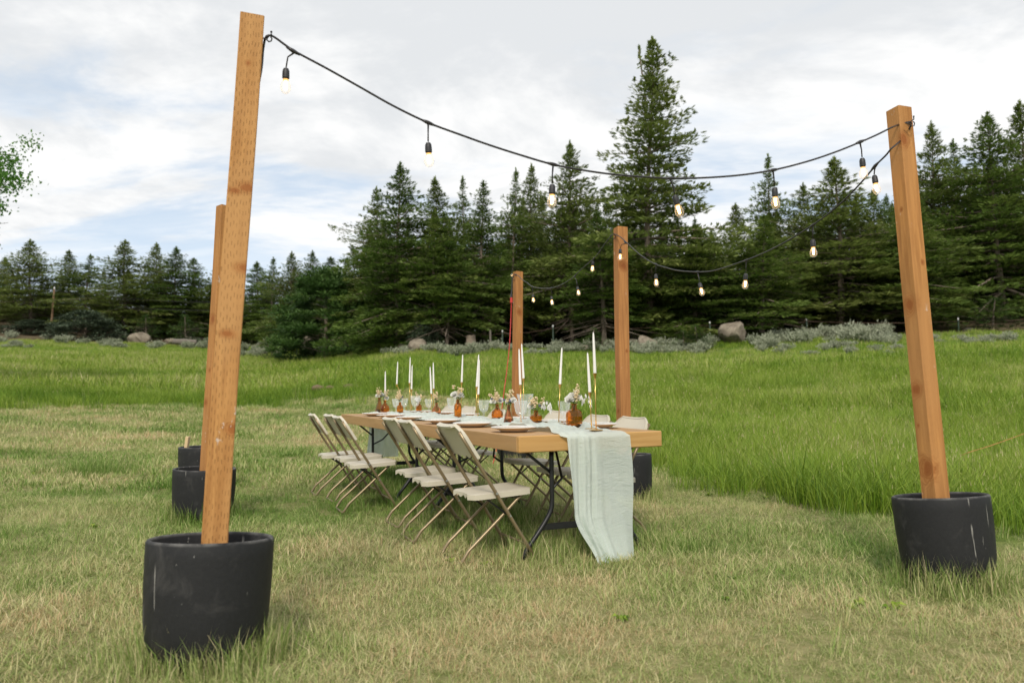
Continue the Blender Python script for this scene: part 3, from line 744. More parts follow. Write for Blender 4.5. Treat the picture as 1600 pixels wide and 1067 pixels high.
for (grp, word, where), lst in SROW.items():
    lst.sort(key=lambda q: q[0])
    for i_, (px_, o_) in enumerate(lst):
        o_['label'] = 'lone %s sagebrush %s' % (word, where) if len(lst) == 1 else '%s of %s %s sagebrush %s' % (ORD[min(i_, 13)], NUM[min(len(lst), 14)-1], word, where)
def rock_mesh(seed, flat):
    g = RS(seed); V = np.array(ICO[4][0]); ax = g.normal(0, 1, (13, 3)); ax /= np.linalg.norm(ax, axis=1, keepdims=True)
    r = np.ones(len(V))
    for q in ax:
        dd = V@q; lim = g.uniform(.58, .9); r = np.where(dd*r > lim, lim/np.maximum(dd, 1e-3), r)
    r = r*(1 + .22*(fbm(V[:, 0]*2.5+seed, V[:, 1]*2.5+V[:, 2]*2.1, seed)-.5) + .08*(fbm(V[:, 0]*8+V[:, 2]*5, V[:, 1]*8-V[:, 2]*4, seed+3)-.5))
    V = V*r[:, None]*np.array([1, .85, flat])
    me = bpy.data.meshes.new('boulder'); me.from_pydata(V.tolist(), [], ICO[4][1]); me.materials.append(M_ROCK)
    me.polygons.foreach_set('use_smooth', [True]*len(me.polygons)); me.update(); me.set_sharp_from_angle(angle=math.radians(32)); return me
ROCK = [rock_mesh(s, f) for s, f in ((1, .62), (2, .75), (3, .5), (4, .85))]
rocks = [(218, 519, 40, 0, 'pale flat-topped boulder under the far left grove'), (1147, 521, 54, 1, 'big pale boulder shaped like a slanting wedge by the meadow edge'), (1513, 528, 24, 2, 'small flat rock under the firs right of the right-hand post'),
 (456, 537, 58, 0, 'widest rock of the pile right of the nearest post'), (425, 545, 40, 3, 'front rock at the left foot of the rock pile'), (489, 533, 40, 1, 'upper right rock of the pile, against the juniper'), (436, 531, 24, 2, 'small rock on the upper left of the pile'),
 (514, 543, 26, 2, 'low rock under the dense juniper'), (556, 541, 44, 1, 'tan rock right of the dense juniper'), (584, 538, 34, 3, 'steep tan rock near the table\'s far end'), (573, 525, 26, 0, 'rock perched behind the steep tan rock'),
 (628, 537, 22, 2, 'small pale rock left of the twin trunks'), (652, 537, 34, 3, 'blocky rock just left of the twin trunks'), (669, 543, 14, 1, 'little rock at the foot of the twin trunks'), (910, 533, 22, 2, 'round rock left of the little dark pine'),
 (955, 536, 30, 0, 'rock half behind the second farthest post'), (990, 531, 26, 1, 'tan rock just right of the second farthest post'), (1008, 525, 40, 3, 'dark rock above the tan one right of the second farthest post'), (1030, 533, 24, 2, 'low rock between the second farthest post and the sagebrush'),
 (1310, 520, 26, 1, 'tan stone peeping through the dense sagebrush'), (268, 533, 22, 2, 'low grey rock under the far left grove near the posts'), (20, 524, 34, 2, 'flat tan rock at the far left edge')]
for px, py, w, k, lab in rocks:
    d = ray(px, py); u = d.x/d.y; Y = float(edge_dist(np.array(u)))*(.95 if w >= 40 else g.uniform(.96, 1.03))
    X = u*Y; s = w/2*Y/F*(1.05 if w > 50 else 1.0)
    o = link('boulder', ROCK[k]); zc_ = at(px, py, Y).z
    o.location = (X, Y, max(gz(X, Y)+.1*s, zc_)); o.scale = (s, s, s); o.rotation_euler = (0, 0, g.uniform(0, 6.28)); tag(o, lab, 'rock', 'boulders along the meadow edge')
    dz = o.location.z - gz(X, Y)
    lim_ = .6 if w > 50 else .35
    if dz > lim_*s: o.location.z = gz(X, Y)+lim_*s
def bar(mb, a, b, r, n=6, r2=None): mb.tube([a, b], [r, r2 or r], n)
fence = empty('wire_fence', (0, 0, 0), 'rusty wire fence on thin green posts with white caps along the forest foot', 'fence')
fp = [(464, 521, 545, 62), (742, 518, 545, 48), (785, 518, 546, 48), (864, 510, 540, 47), (1109, 505, 535, 46), (1260, 499, 522, 46.5), (1497, 499, 530, 46), (1640, 492, 530, 46)]
tops = []
for px, ty, by, Y in fp:
    t_ = at(px, ty, Y); b_ = Vector((t_.x, Y, gz(t_.x, Y)-.1)); m = MB(); m.box((t_+b_)/2, (.07, .07, (t_-b_).length)); m.build('fence_post', M_TPOST, fence)
    m = MB(); m.lathe([(.035, 0), (.045, .04), (.045, .12), (.02, .15)], 8, at=t_-Vector((0, 0, .06))); m.build('cap', M_CAP, fence); tops.append(t_-Vector((0, 0, .12)))
m = MB()
for a_, b_ in zip(tops[4:], tops[5:]):
    pts = [a_.lerp(b_, t) - Vector((0, 0, .10*math.sin(math.pi*t))) for t in np.linspace(0, 1, 7)]; m.tube(pts, .016, 5)
for a_, b_ in zip(tops[1:4], tops[2:5]): m.tube([a_, a_.lerp(b_, .5)-Vector((0, 0, .1)), b_], .012, 5)
m.build('wire', M_WIRE, fence)
p_ = at(766, 516, 47); m = MB(); bar(m, (p_.x, 47, gz(p_.x, 47)-.1), p_, .06); tag(m.build('wooden_stake', M_DEAD), 'weathered wooden stake beside the tree stump behind the table', 'stake')
p_ = at(736, 527, 47.5); m = MB(); g2 = RS(3)
zg = gz(p_.x, 47.5); m.lathe([(.42, -.1), (.34, .2), (.30, .6), (.29, .82), (.0, .78)], 11, at=(p_.x, 47.5, zg))
m.v = [(x+g2.uniform(-.04, .04), y+g2.uniform(-.04, .04), z+g2.uniform(-.05, .09)) for x, y, z in m.v]
tag(m.build('tree_stump', M_STUMP), 'broken tree stump at the forest foot behind the table', 'stump')
p_ = at(290, 535, 78); m = MB(); zg = gz(p_.x, 78); m.tube([(p_.x-1.2, 78, zg+.55), (p_.x, 78, zg+.5), (p_.x+1.0, 78.2, zg+.45)], [.26, .3, .24], 9); tag(m.build('fallen_log', M_DEAD), 'grey fallen log in the sagebrush left of the near posts', 'log')
# bare trunks at the forest foot
for px, lab in ((681, 'left of the twin bare brown trunks at the forest foot'), (699, 'right of the twin bare brown trunks at the forest foot')):
    K_FIR[4].plant(px, 330, 48, 40, lab.replace('left of', 'left one of').replace('right of', 'right one of'), 'tree', 'twin bare trunked firs')
# utility pole with two wires
Y = 92; tpos = at(85, 452, Y); bpos = at(79, 528, Y)
up = empty('utility_pole', (bpos.x, Y, gz(bpos.x, Y)-.2), 'lone brown wooden utility pole leaning in front of the far left grove', 'pole')
m = MB(); m.tube([(0, 0, 0), (tpos.x-bpos.x, 0, tpos.z-gz(bpos.x, Y)+.2)], [.15, .11], 10); m.build('shaft', M_PINE, up)
m = MB(); m.lathe([(.06, 0), (.09, .1), (.05, .3)], 8, at=(tpos.x-bpos.x, 0, tpos.z-gz(bpos.x, Y)+.2)); m.build('insulator', M_CAP, up)
wr = MB()
for (ya, yb) in ((455, 468), (470, 479)):
    a_ = at(85, ya, Y); b_ = at(470, yb+4, 84)
    wr.tube([a_.lerp(b_, t) - Vector((0, 0, .55*math.sin(math.pi*t))) for t in np.linspace(0, 1, 14)], .022, 5)
tag(wr.build('power_line', M_CORD), 'pair of power wires running right from the utility pole past the far grove', 'wire')
# heap of bare soil in the meadow
p_ = at(556, 622, 30); m = MB(); g2 = RS(8)
for k in range(16): m.blob((p_.x+g2.uniform(-1.6, 1.6), 30+g2.uniform(-.5, .5), gz(p_.x, 30)+g2.uniform(.0, .16)), g2.uniform(.12, .26), k, 2)
z0_ = gz(p_.x, 30); m.v = [(x, y, z0_ + (z-z0_)*.55) for x, y, z in m.v]
tag(m.build('soil_heap', M_SOILMOUND, None, True), 'low heap of bare brown soil in the meadow beyond the table\'s far end', 'soil heap')

# ------------------------------------------------------------ planters and posts
POT_PROF = [(0, 0), (.150, 0), (.195, .012), (.228, .045), (.250, .095), (.261, .17), (.268, .30), (.270, .42), (.270, .475), (.266, .484), (.258, .487), (.250, .484), (.246, .474), (.244, .40), (.240, .30)]
POT_ME = MB().lathe(POT_PROF, 56).mesh('pot', M_POT, True, 50)
_m = MB(); _g = RS(2); _v, _f = [], []
for i, r_ in enumerate((0, .08, .16, .243)):
    for j in range(28): _v.append((r_*math.cos(j*.2244), r_*math.sin(j*.2244), .32+_g.uniform(-.008, .008)))
for i in range(3):
    for j in range(28): _f.append((i*28+j, (i+1)*28+j, (i+1)*28+(j+1) % 28, i*28+(j+1) % 28))
_m.raw(_v, _f); FILL_ME = _m.mesh('fill', M_SOIL, True)
def planter(rim_px, rim_py, Y, tilt, side, label, scale=1.0, sink=.0, rz=0.0, hz=None):
    hz = hz or scale; c = at(rim_px, rim_py, Y); h = .487*hz
    o = empty('planter_pot', (0, 0, 0), label, 'planter', 'black round planters holding the light posts')
    Rt = Matrix.Rotation(-tilt, 3, 'X') @ Matrix.Rotation(side, 3, 'Y') @ Matrix.Rotation(rz, 3, 'Z')
    o.rotation_euler = Rt.to_euler(); base = c - Rt @ Vector((0, 0, h))
    zt = gz(base.x, base.y) - .015 - sink
    o.location = (base.x, base.y, min(max(base.z, zt-.06), zt+.04)); o.scale = (scale, scale, hz)
    link('pot', POT_ME, o); link('fill', FILL_ME, o)
    POTS.append((base.x, base.y, .25*scale))
    return o
R = math.radians
pA = planter(330.5, 839, 3.36, R(4.5), R(1.0), 'nearest black planter at left front, holding the tallest-looking wood post', rz=.4, scale=.93, hz=1.0)
pB = planter(320, 731, 6.9, R(0.5), R(1.5), 'streaked black planter half hidden behind the nearest post', rz=2.2, scale=.95)
pC = planter(318, 697, 9.2, R(.5), 0, 'black planter peeking out behind the streaked one, with a stub of pale wood', rz=3.3)
pD = planter(1468, 773, 4.42, R(4.5), R(-2.5), 'black planter with white drips at the right front, under the right-hand post', rz=1.1, scale=.90, hz=.98)
pE = planter(975, 709, 8.0, R(2), R(-1), 'black planter seen past the table runner, under the second farthest post', rz=4.0)
pF = planter(805, 700, 11.6, R(0), 0, 'black planter seen under the table between the chairs, farthest of all', rz=5.0)

def post(top_px, top_py, Ytop, pot, w, rz, matl, label, foot_px=None, sizes=None):
    b = pot.location + pot.matrix_basis.to_3x3() @ Vector((0, 0, .33))
    if foot_px is not None: b = at(foot_px[0], foot_px[1], foot_px[2])
    t = at(top_px, top_py, Ytop); ax = (t-b); Lp = ax.length; ax.normalize()
    o = empty('light_post', b, label, 'post', 'square timber posts carrying the string lights')
    q = Vector((0, 0, 1)).rotation_difference(ax)
    o.rotation_mode = 'QUATERNION'; o.rotation_quaternion = q @ Matrix.Rotation(rz, 3, 'Z').to_quaternion()
    m = MB(); n = 14; g = RS(int(top_px)); V = []; s = w/2; c = .004
    ring = [(-s+c, -s), (s-c, -s), (s, -s+c), (s, s-c), (s-c, s), (-s+c, s), (-s, s-c), (-s, -s+c)]
    for i in range(n+1):
        f = i/n; bx, by = .004*math.sin(f*5+top_px), .004*math.cos(f*4+top_px)
        for x, y in ring: V.append((x+(bx if 0 < i < n else bx), y+by, f*Lp))
    Fc = [(i*8+j, i*8+(j+1) % 8, (i+1)*8+(j+1) % 8, (i+1)*8+j) for i in range(n) for j in range(8)] + [tuple(range(8))[::-1], tuple(range(n*8, n*8+8))]
    m.raw(V, Fc); m.build('timber', matl, o)
    return o, t, ax
postA, tA, axA = post(393, 30, 3.54, pA, .104, R(19), M_POST[0], 'nearest post, at the left front, its hook carrying the start of the lights', (335.5, 858, 3.36))
postB, tB, axB = post(350.5, 323, 7.05, pB, .105, R(48), M_POST[2], 'post half hidden behind the nearest one, carrying no lights', (325.5, 742, 6.9))
postD, tD, axD = post(1404, 171, 4.62, pD, .100, R(19), M_POST[1], 'right-hand post leaning inward, with knots and white paint scraps', (1462.5, 790, 4.42))
postE, tE, axE = post(969.5, 356, 8.2, pE, .112, R(19), M_POST[3], 'second farthest post, rising behind the near end of the table', (975, 720, 8.0))
postF, tF, axF = post(809.5, 425, 11.7, pF, .112, R(30), M_POST[3], 'farthest post, with the red cord, behind the middle of the table', (806.5, 700, 11.6))
m = MB(); b_ = at(287, 700, 9.05); m.box(b_+Vector((.035, 0, .03)), (.034, .06, .20), Matrix.Rotation(.12, 3, 'Y'), .002)
tag(m.build('wood_offcut', M_OFFCUT), 'pale raw wood offcut sticking out of the hindmost left planter', 'offcut')

def hook(px, py, Y, parent, flip=1):
    c = at(px, py, Y); m = MB(); s = Y/F
    pts = [c + Vector((x*s*flip, 0, -y*s)) for x, y in ((-9, 2), (-4, 4), (0, 8), (4, 7), (5, 3), (3, 0))]
    m.tube(pts, .0035, 6); pts = [c + Vector((x*s*flip, 0, -y*s)) for x, y in ((-4, 4), (0, -1), (4, -3), (4, -8))]; m.tube(pts, .0035, 6); m.blob(pts[-1], .006, 1, 1)
    o = m.build('hook', M_DARKSTEEL, parent, True)
    o.matrix_parent_inverse = Matrix.LocRotScale(parent.location, parent.rotation_quaternion, None).inverted()
hook(420, 58, 3.53, postA); hook(1424, 190, 4.52, postD); hook(958.5, 366, 8.17, postE, -1); hook(804, 430, 11.66, postF, -1)

# ------------------------------------------------------------ the string of lights
strand = empty('string_light', (0, 0, 0), 'black string of lit bulbs sagging from post to post round the table', 'string lights')
def plane_pt(px, py, A, B):                              # where the sight line meets the upright plane through A and B
    n = (B-A).cross(Vector((0, 0, 1))).normalized(); d = ray(px, py); o = Vector((0, 0, CH)); return o + d*((A-o).dot(n)/d.dot(n))
def smooth_path(pts, k=5):
    out = []
    for i in range(len(pts)-1):
        p0, p1, p2, p3 = pts[max(i-1, 0)], pts[i], pts[i+1], pts[min(i+2, len(pts)-1)]
        for j in range(k):
            t = j/k; out.append(.5*((2*p1) + (p2-p0)*t + (2*p0-5*p1+4*p2-p3)*t*t + (3*p1-p0-3*p2+p3)*t**3))
    return out + [pts[-1]]
a1, d1 = at(418, 56, 3.54), at(1390, 201, 4.47); d2, e1 = at(1391, 236, 4.47), at(961, 367, 8.15); f1 = at(805, 429, 11.66)
spans = [
 (a1, d1, [(418,56),(428,58),(458,79),(510,107),(560,135),(615,166),(669,192),(720,211),(765,227),(815,243),(863,257),(910,266),(960,273),(1010,277),(1050,279),(1100,278),(1155,274),(1208,266),(1260,253),(1305,238),(1345,222),(1370,211),(1392,200)],
  [((458,80),(447,107),(446.5,126)),((669,192),(669,223),(670,242)),((864,257),(863,288),(862.5,305)),((1048,279),(1054,305),(1058,319)),((1208,266),(1210,293),(1211,306)),((1344,222),(1347,247),(1348,258))]),
 (d2, e1, [(1392,233),(1384,243),(1368,259),(1345,286),(1320,312),(1296,333),(1271,351),(1243,369),(1215,385),(1190,397),(1165,407),(1130,419),(1110,424),(1088,425),(1060,423),(1040,418),(1022,412),(1000,398),(980,380),(970,371),(961,366)],
  [((1367,260),(1366,274),(1367.5,283)),((1270,352),(1270,374),(1270.5,384)),((1166,407),(1165.5,427),(1165,435)),((1090,425),(1093,442),(1095,450)),((1025,413),(1024.5,428),(1025,435)),((977,379),(969,389),(969,398))]),
 (e1, f1, [(961,366),(956,368),(946,380),(938,392),(930,402),(920,411),(908,421),(897,432),(888,439),(875,446),(862,450),(846,450.5),(832,448),(824,442),(816,437),(810,431),(805,429)],
  [((928,404),(926.5,408),(926,415)),((898,432),(902,448),(903,453)),((862,450),(861.5,463),(862,468)),((832,448),(832.5,460),(833,465)),((806,429),(803,430),(799,430.6))]),
]
cm = MB(); sock = None
SOCK_ME = MB().lathe([(.004, .0), (.011, -.002), (.0155, -.012), (.0165, -.03), (.0165, -.046), (.014, -.048), (.013, -.052)], 14).mesh('lamp_socket', M_SOCKET, True, 45)
BULB_ME = MB().lathe([(.011, -.050), (.0135, -.058), (.0190, -.070), (.0238, -.086), (.0235, -.098), (.0185, -.110), (.010, -.117), (.0, -.1185)], 16).mesh('bulb', M_BULB, True)
_f = MB(); _f.tube([(.004, 0, -.056), (.005, .001, -.075), (.004, 0, -.098)], .0028, 6); _f.tube([(-.004, .001, -.056), (-.005, 0, -.075), (-.004, -.001, -.098)], .0028, 6); _f.tube([(.004, 0, -.098), (0, 0, -.102), (-.004, 0, -.098)], .0025, 6)
FIL_ME = _f.mesh('filament', M_FIL, True)
NECK_ME = MB().lathe([(.0128, -.0525), (.0125, -.057), (.010, -.0585)], 12).mesh('bulb_neck', M_BULBBASE, True)
for A, B, pts, lamps in spans:
    P3 = [plane_pt(x, y, A, B) for x, y in pts]
    cm.tube(smooth_path(P3, 5), .0052, 7)
    for (jx, jy), (sx_, sy_), (bx, by) in lamps:
        j = plane_pt(jx, jy, A, B); s_ = plane_pt(sx_, sy_, A, B); b_ = plane_pt(bx, by, A, B)
        ax = (s_-b_).normalized()
        tn = (plane_pt(jx+4, jy, A, B)-plane_pt(jx-4, jy, A, B)).normalized()
        i0 = min(range(len(P3)), key=lambda k: (P3[k]-j).length); tn = (P3[min(i0+1, len(P3)-1)]-P3[max(i0-1, 0)]).normalized()
        cm.tube([j-tn*.034, j-tn*.014, j, j+tn*.014, j+tn*.034], [.0048, .0085, .010, .0085, .0048], 8)          # moulded junction
        mid = (j+s_)/2 + Vector(((s_.x-j.x)*.28, 0, .012 if abs(s_.x-j.x) > .02 else 0))
        cm.tube([j, j-Vector((0, 0, .012)), mid, s_+ax*.004], [.0075, .0048, .0036, .0036], 6)
        sc = link('lamp_socket', SOCK_ME, strand); sc.location = s_; sc.rotation_mode = 'QUATERNION'; sc.rotation_quaternion = Vector((0, 0, 1)).rotation_difference(ax)
        link('bulb', BULB_ME, sc); link('filament', FIL_ME, sc); link('bulb_neck', NECK_ME, sc)
cm.tube(smooth_path([at(*p) for p in ((418,56,3.54),(414,62,3.54),(411,80,3.55),(409,105,3.555),(405,128,3.56),(402,150,3.58),(399,175,3.59))], 4), .0052, 7)
cm.tube(smooth_path([plane_pt(1392,200,a1,d1), at(1405,195,4.57), at(1424,192,4.55), at(1412,215,4.58), at(1392,233,4.47)], 4), .0052, 7)
cm.build('cord', M_CORD, strand, True)
# red extension cord hanging from the farthest post
ec = empty('extension_cord', (0, 0, 0), 'red extension cord hanging loose down the left of the farthest post', 'cord')
rp = [at(x, y, Yy) for x, y, Yy in ((799,469,11.6),(798.5,490,11.6),(797.5,515,11.55),(796,540,11.5),(793.5,565,11.45),(790.5,590,11.4),(787.5,612,11.35),(784,640,11.3),(780,672,11.25),(776,700,11.2))]
rp.append(Vector((rp[-1].x-.05, rp[-1].y-.1, gz(rp[-1].x, rp[-1].y)+.03)))
m = MB(); m.tube(smooth_path(rp, 4), .0065, 6); m.build('cable', M_RED, ec, True)
m = MB(); m.tube([at(799, 473, 11.6), at(799, 465, 11.6)], [.02, .018], 8); m.build('red_plug', M_RED, ec)
m = MB(); m.tube([at(799, 464.6, 11.6), at(799.5, 456, 11.6), at(800.5, 436, 11.62), at(803, 431, 11.66)], [.018, .008, .007, .006], 8); m.build('black_plug', M_CORD, ec)

# ------------------------------------------------------------ the table
table = empty('banquet_table', (TO.x, TO.y, 0), 'long banquet table of pale wood boards on black folding legs', 'table', None, T_RZ)
npk = 6; bt = .04; pw = (TW-2*bt-.004)/npk
for k in range(npk):
    m = MB(); m.box((0, 0, 0), (pw-.003, TL-2*bt-.006, .030), None, .002); o = m.build('plank', M_TABLE, table); o.location = (bt+.002+pw*(k+.5), TL/2, TH-.0165)
for u in (bt/2, TW-bt/2):
    m = MB(); m.box((0, 0, 0), (bt, TL-2*bt-.004, .102), None, .004); o = m.build('side_board', M_TABLE, table); o.location = (u, TL/2, TH-.051)
for v in (bt/2, TL-bt/2):
    m = MB(); m.box((0, 0, 0), (TW, bt, .104), None, .006); o = m.build('end_board', M_TABLE_END, table); o.location = (TW/2, v, TH-.0515)
def leg_frame(v, braceto):
    for s in (-1, 1):
        c = TW/2; m = MB()
        pts = smooth_path([Vector(p) for p in ((c+s*.225, v, TH-.11), (c+s*.225, v, .50), (c+s*.225, v, .36), (c+s*.24, v, .295), (c+s*.30, v, .205), (c+s*.40, v, .08), (c+s*.43, v, .03), (c+s*.43, v, .0))], 3)
        m.tube(pts, .0155, 10); m.build('leg', M_DARKSTEEL, table, True)
        m = MB(); m.tube([(c+s*.225, v, .44), (c+s*.12, v+braceto*.06, TH-.30), (c+s*.02, v+braceto*.36, TH-.10)], .009, 7)
        m.tube([(c+s*.225, v, .545), (c+s*.40, v+braceto*.02, TH-.115)], .010, 7); m.build('brace', M_DARKSTEEL, table, True)
    m = MB(); m.box((c, v, .205), (.60, .014, .042), None, .003); m.build('crossbar', M_DARKSTEEL, table)
    m = MB(); m.box((c, v, TH-.108), (.80, .05, .012), None, .002); m.build('hinge_plate', M_DARKSTEEL, table)
for v, bdir in ((.16, 1), (2.05, -1), (3.15, 1), (4.95, -1)): leg_frame(v, bdir)

# ------------------------------------------------------------ folding chairs
def chair_proto():
    c = empty('folding_chair', (0, 0, 0))
    W2 = .205
    A = Vector((.245, 0, 0)); B = Vector((-.285, 0, .845)); ax = (B-A).normalized(); nrm = Vector((ax.z, 0, -ax.x))   # nrm points to the sitter
    for s in (-1, 1):
        m = MB(); m.tube(smooth_path([A+Vector((0, s*W2, 0)), A.lerp(B, .5)+Vector((0, s*W2, 0)), A.lerp(B, .97)+Vector((0, s*W2, 0))], 3), .0115, 9); m.build('front_leg', M_BRONZE, c, True)
        m = MB(); m.tube(smooth_path([Vector((.185, s*.165, .425)), Vector((0, s*.172, .262)), Vector((-.165, s*.172, .118)), Vector((-.205, s*.172, .082)), Vector((-.245, s*.172, .022)), Vector((-.255, s*.150, .010))], 3), .0105, 9); m.build('rear_leg', M_BRONZE, c, True)
        m = MB(); p = A.lerp(B, .512)+Vector((0, s*(W2+.012), 0)); m.tube([p-Vector((0, s*.004, 0)), p+Vector((0, s*.004, 0))], .008, 8)
        p = Vector((.065, s*(W2+.011), .318-.03)); m.tube([p-Vector((0, s*.012, 0)), p+Vector((0, s*.004, 0))], .007, 8); m.build('rivet', M_ZINC, c)
        m = MB(); m.tube([A.lerp(B, .35)+Vector((-.005, s*.185, 0)), Vector((-.09, s*.18, .405))], .006, 6); m.tube([Vector((-.10, s*.18, .410)), Vector((.16, s*.18, .425))], .007, 6); m.build('seat_bracket', M_DARKSTEEL, c)
    m = MB(); m.tube([(-.255, -.155, .010), (-.255, .155, .010)], .009, 8); m.build('floor_bar', M_BRONZE, c, True)
    m = MB(); p = A.lerp(B, .125); m.tube([(p.x, -W2, p.z), (p.x, W2, p.z)], .0085, 8); m.build('crossbar', M_BRONZE, c, True)
    # seat: moulded slab with rolled edge and a scalloped back rim
    V = []; nx, ny = 15, 27; x0, x1, yw = -.165, .245, .197
    def outline(f, gq):
        x = x0+(x1-x0)*f; wx = (1-abs(2*f-1)**4.5)**(1/4.5)*.34+.66; return x, gq*yw*wx*(1-.05*(1-f))
    def top(f, gq):
        dish = .012*(1-(2*f-1)**2)*(1-gq*gq); edge = .010*max(abs(2*f-1)**6, abs(gq)**6); return .434+.022*f - dish*.8 - edge
    for i in range(nx+1):
        for j in range(ny+1):
            f = i/nx; q = 2*j/ny-1; x, y = outline(f, q); V.append((x - .022*(1-f)**3*(q*q), y, top(f, q)))
    for i in range(nx+1):
        for j in range(ny+1):
            f = i/nx; q = 2*j/ny-1; x, y = outline(f, q); rim = max(abs(2*f-1)**10, abs(q)**10)
            sc_ = (.016*(.5+.5*math.cos(q*9.4)) if f < .04 else 0)
            V.append((x - .022*(1-f)**3*(q*q), y, top(f, q) - .008 - rim*(.024-sc_)))
    n1_ = (nx+1)*(ny+1); id_ = lambda i, j: i*(ny+1)+j; Fc = []
    for i in range(nx):
        for j in range(ny):
            q = (id_(i, j), id_(i+1, j), id_(i+1, j+1), id_(i, j+1)); Fc.append(q); Fc.append(tuple(k+n1_ for k in q[::-1]))
    for i in range(nx): Fc += [(id_(i, 0), id_(i, 0)+n1_, id_(i+1, 0)+n1_, id_(i+1, 0)), (id_(i, ny), id_(i+1, ny), id_(i+1, ny)+n1_, id_(i, ny)+n1_)]
    for j in range(ny): Fc += [(id_(0, j), id_(0, j+1), id_(0, j+1)+n1_, id_(0, j)+n1_), (id_(nx, j), id_(nx, j)+n1_, id_(nx, j+1)+n1_, id_(nx, j+1))]
    m = MB(); m.raw(V, Fc); m.build('seat', M_PLASTIC, c, True, 40)
    # backrest: curved shell gripping the tubes, open hollow behind
    m = MB(); t0, t1 = .765, 1.012; nr, nc_ = 8, 18; V = []
    def bp(t, q, off):
        w_ = W2+.014; cor = 0
        if t > .90: cor = .075*((t-.90)/.112)**2.6
        y = q*(w_-cor)
        bow = .012*(1-q*q)
        return A.lerp(B, t) + nrm*(.024 - bow + off) + Vector((0, y, 0))
    for lay, off in ((0, 0), (1, -.006)):
        for i in range(nr+1):
            for j in range(nc_+1):
                q = 2*j/nc_-1; t = t0+(t1-t0)*i/nr
                if i == 0: t += .022*math.sin(q*9)**2*(abs(q) < .95) - .006
                V.append(bp(t, q, off))
    k_ = (nr+1)*(nc_+1); id2 = lambda i, j: i*(nc_+1)+j; Fc = []
    for i in range(nr):
        for j in range(nc_):
            q = (id2(i, j), id2(i, j+1), id2(i+1, j+1), id2(i+1, j)); Fc.append(q[::-1]); Fc.append(tuple(k+k_ for k in q))
    for j in range(nc_): Fc.append((id2(0, j), id2(0, j+1), id2(0, j+1)+k_, id2(0, j)+k_)); Fc.append((id2(nr, j), id2(nr, j)+k_, id2(nr, j+1)+k_, id2(nr, j+1)))
    for i in range(nr): Fc.append((id2(i, 0), id2(i, 0)+k_, id2(i+1, 0)+k_, id2(i+1, 0))); Fc.append((id2(i, nc_), id2(i+1, nc_), id2(i+1, nc_)+k_, id2(i, nc_)+k_))
    m.raw(V, Fc)
    path = [(t0+(t1-t0)*i/nr, -1) for i in range(nr+1)] + [(t1, 2*j/nc_-1) for j in range(1, nc_)] + [(t0+(t1-t0)*i/nr, 1) for i in range(nr, -1, -1)]
    V = []; Fc = []; cen = bp((t0+t1)/2, 0, 0)
    for t, q in path:                                     # the rolled rim
        p = bp(t, q, .004); inw = (Vector((0, 0, 0)) + bp(t0+(t-t0)*.93, q*.94, .004)) - p
        V += [p, p+inw.normalized()*.012 + nrm*.0, p+inw.normalized()*.012 - nrm*(.022 if abs(q) > .99 else .034), p - nrm*(.022 if abs(q) > .99 else .034) - inw.normalized()*.002]
    for i in range(len(path)-1):
        for j in range(4): Fc.append((i*4+j, i*4+(j+1) % 4, (i+1)*4+(j+1) % 4, (i+1)*4+j))
    Fc += [(3, 2, 1, 0), tuple(len(V)-4+k for k in range(4))]
    m.raw(V, Fc); m.build('backrest', M_PLASTIC, c, True, 35)
    return c
proto = chair_proto()
ordn = ['nearest', 'second', 'third', 'fourth', 'fifth', 'farthest']
Lc = [(-.085, .325, .02), (-.125, 1.13, -.03), (-.065, 1.80, .03), (-.275, 2.82, -.02), (-.21, 3.60, .04), (-.265, 4.22, -.03)]
Rc = [(1.02, .72, .02), (1.03, 1.28, -.03), (1.05, 2.0, .05), (1.03, 3.42, -.04), (1.01, 4.25, .03), (1.03, 4.98, 0)]
first = True
for side, lst in (('left', Lc), ('right', Rc)):
    for i, (u, v, dr) in enumerate(lst):
        o = proto if first else copy_tree(proto); first = False
        p = tp(u, v, 0); o.location = (p.x, p.y, gz(p.x, p.y)+.0); o.rotation_euler = (0, 0, T_RZ + (0 if side == 'left' else math.pi) + dr)
        side_ = 'left' if side == 'left' else 'far right'
        lab = 'beige folding chair, %s from the runner end on the table\'s %s side' % (ordn[i], side_)
        tag(o, lab, 'chair', 'folding chairs along the table')

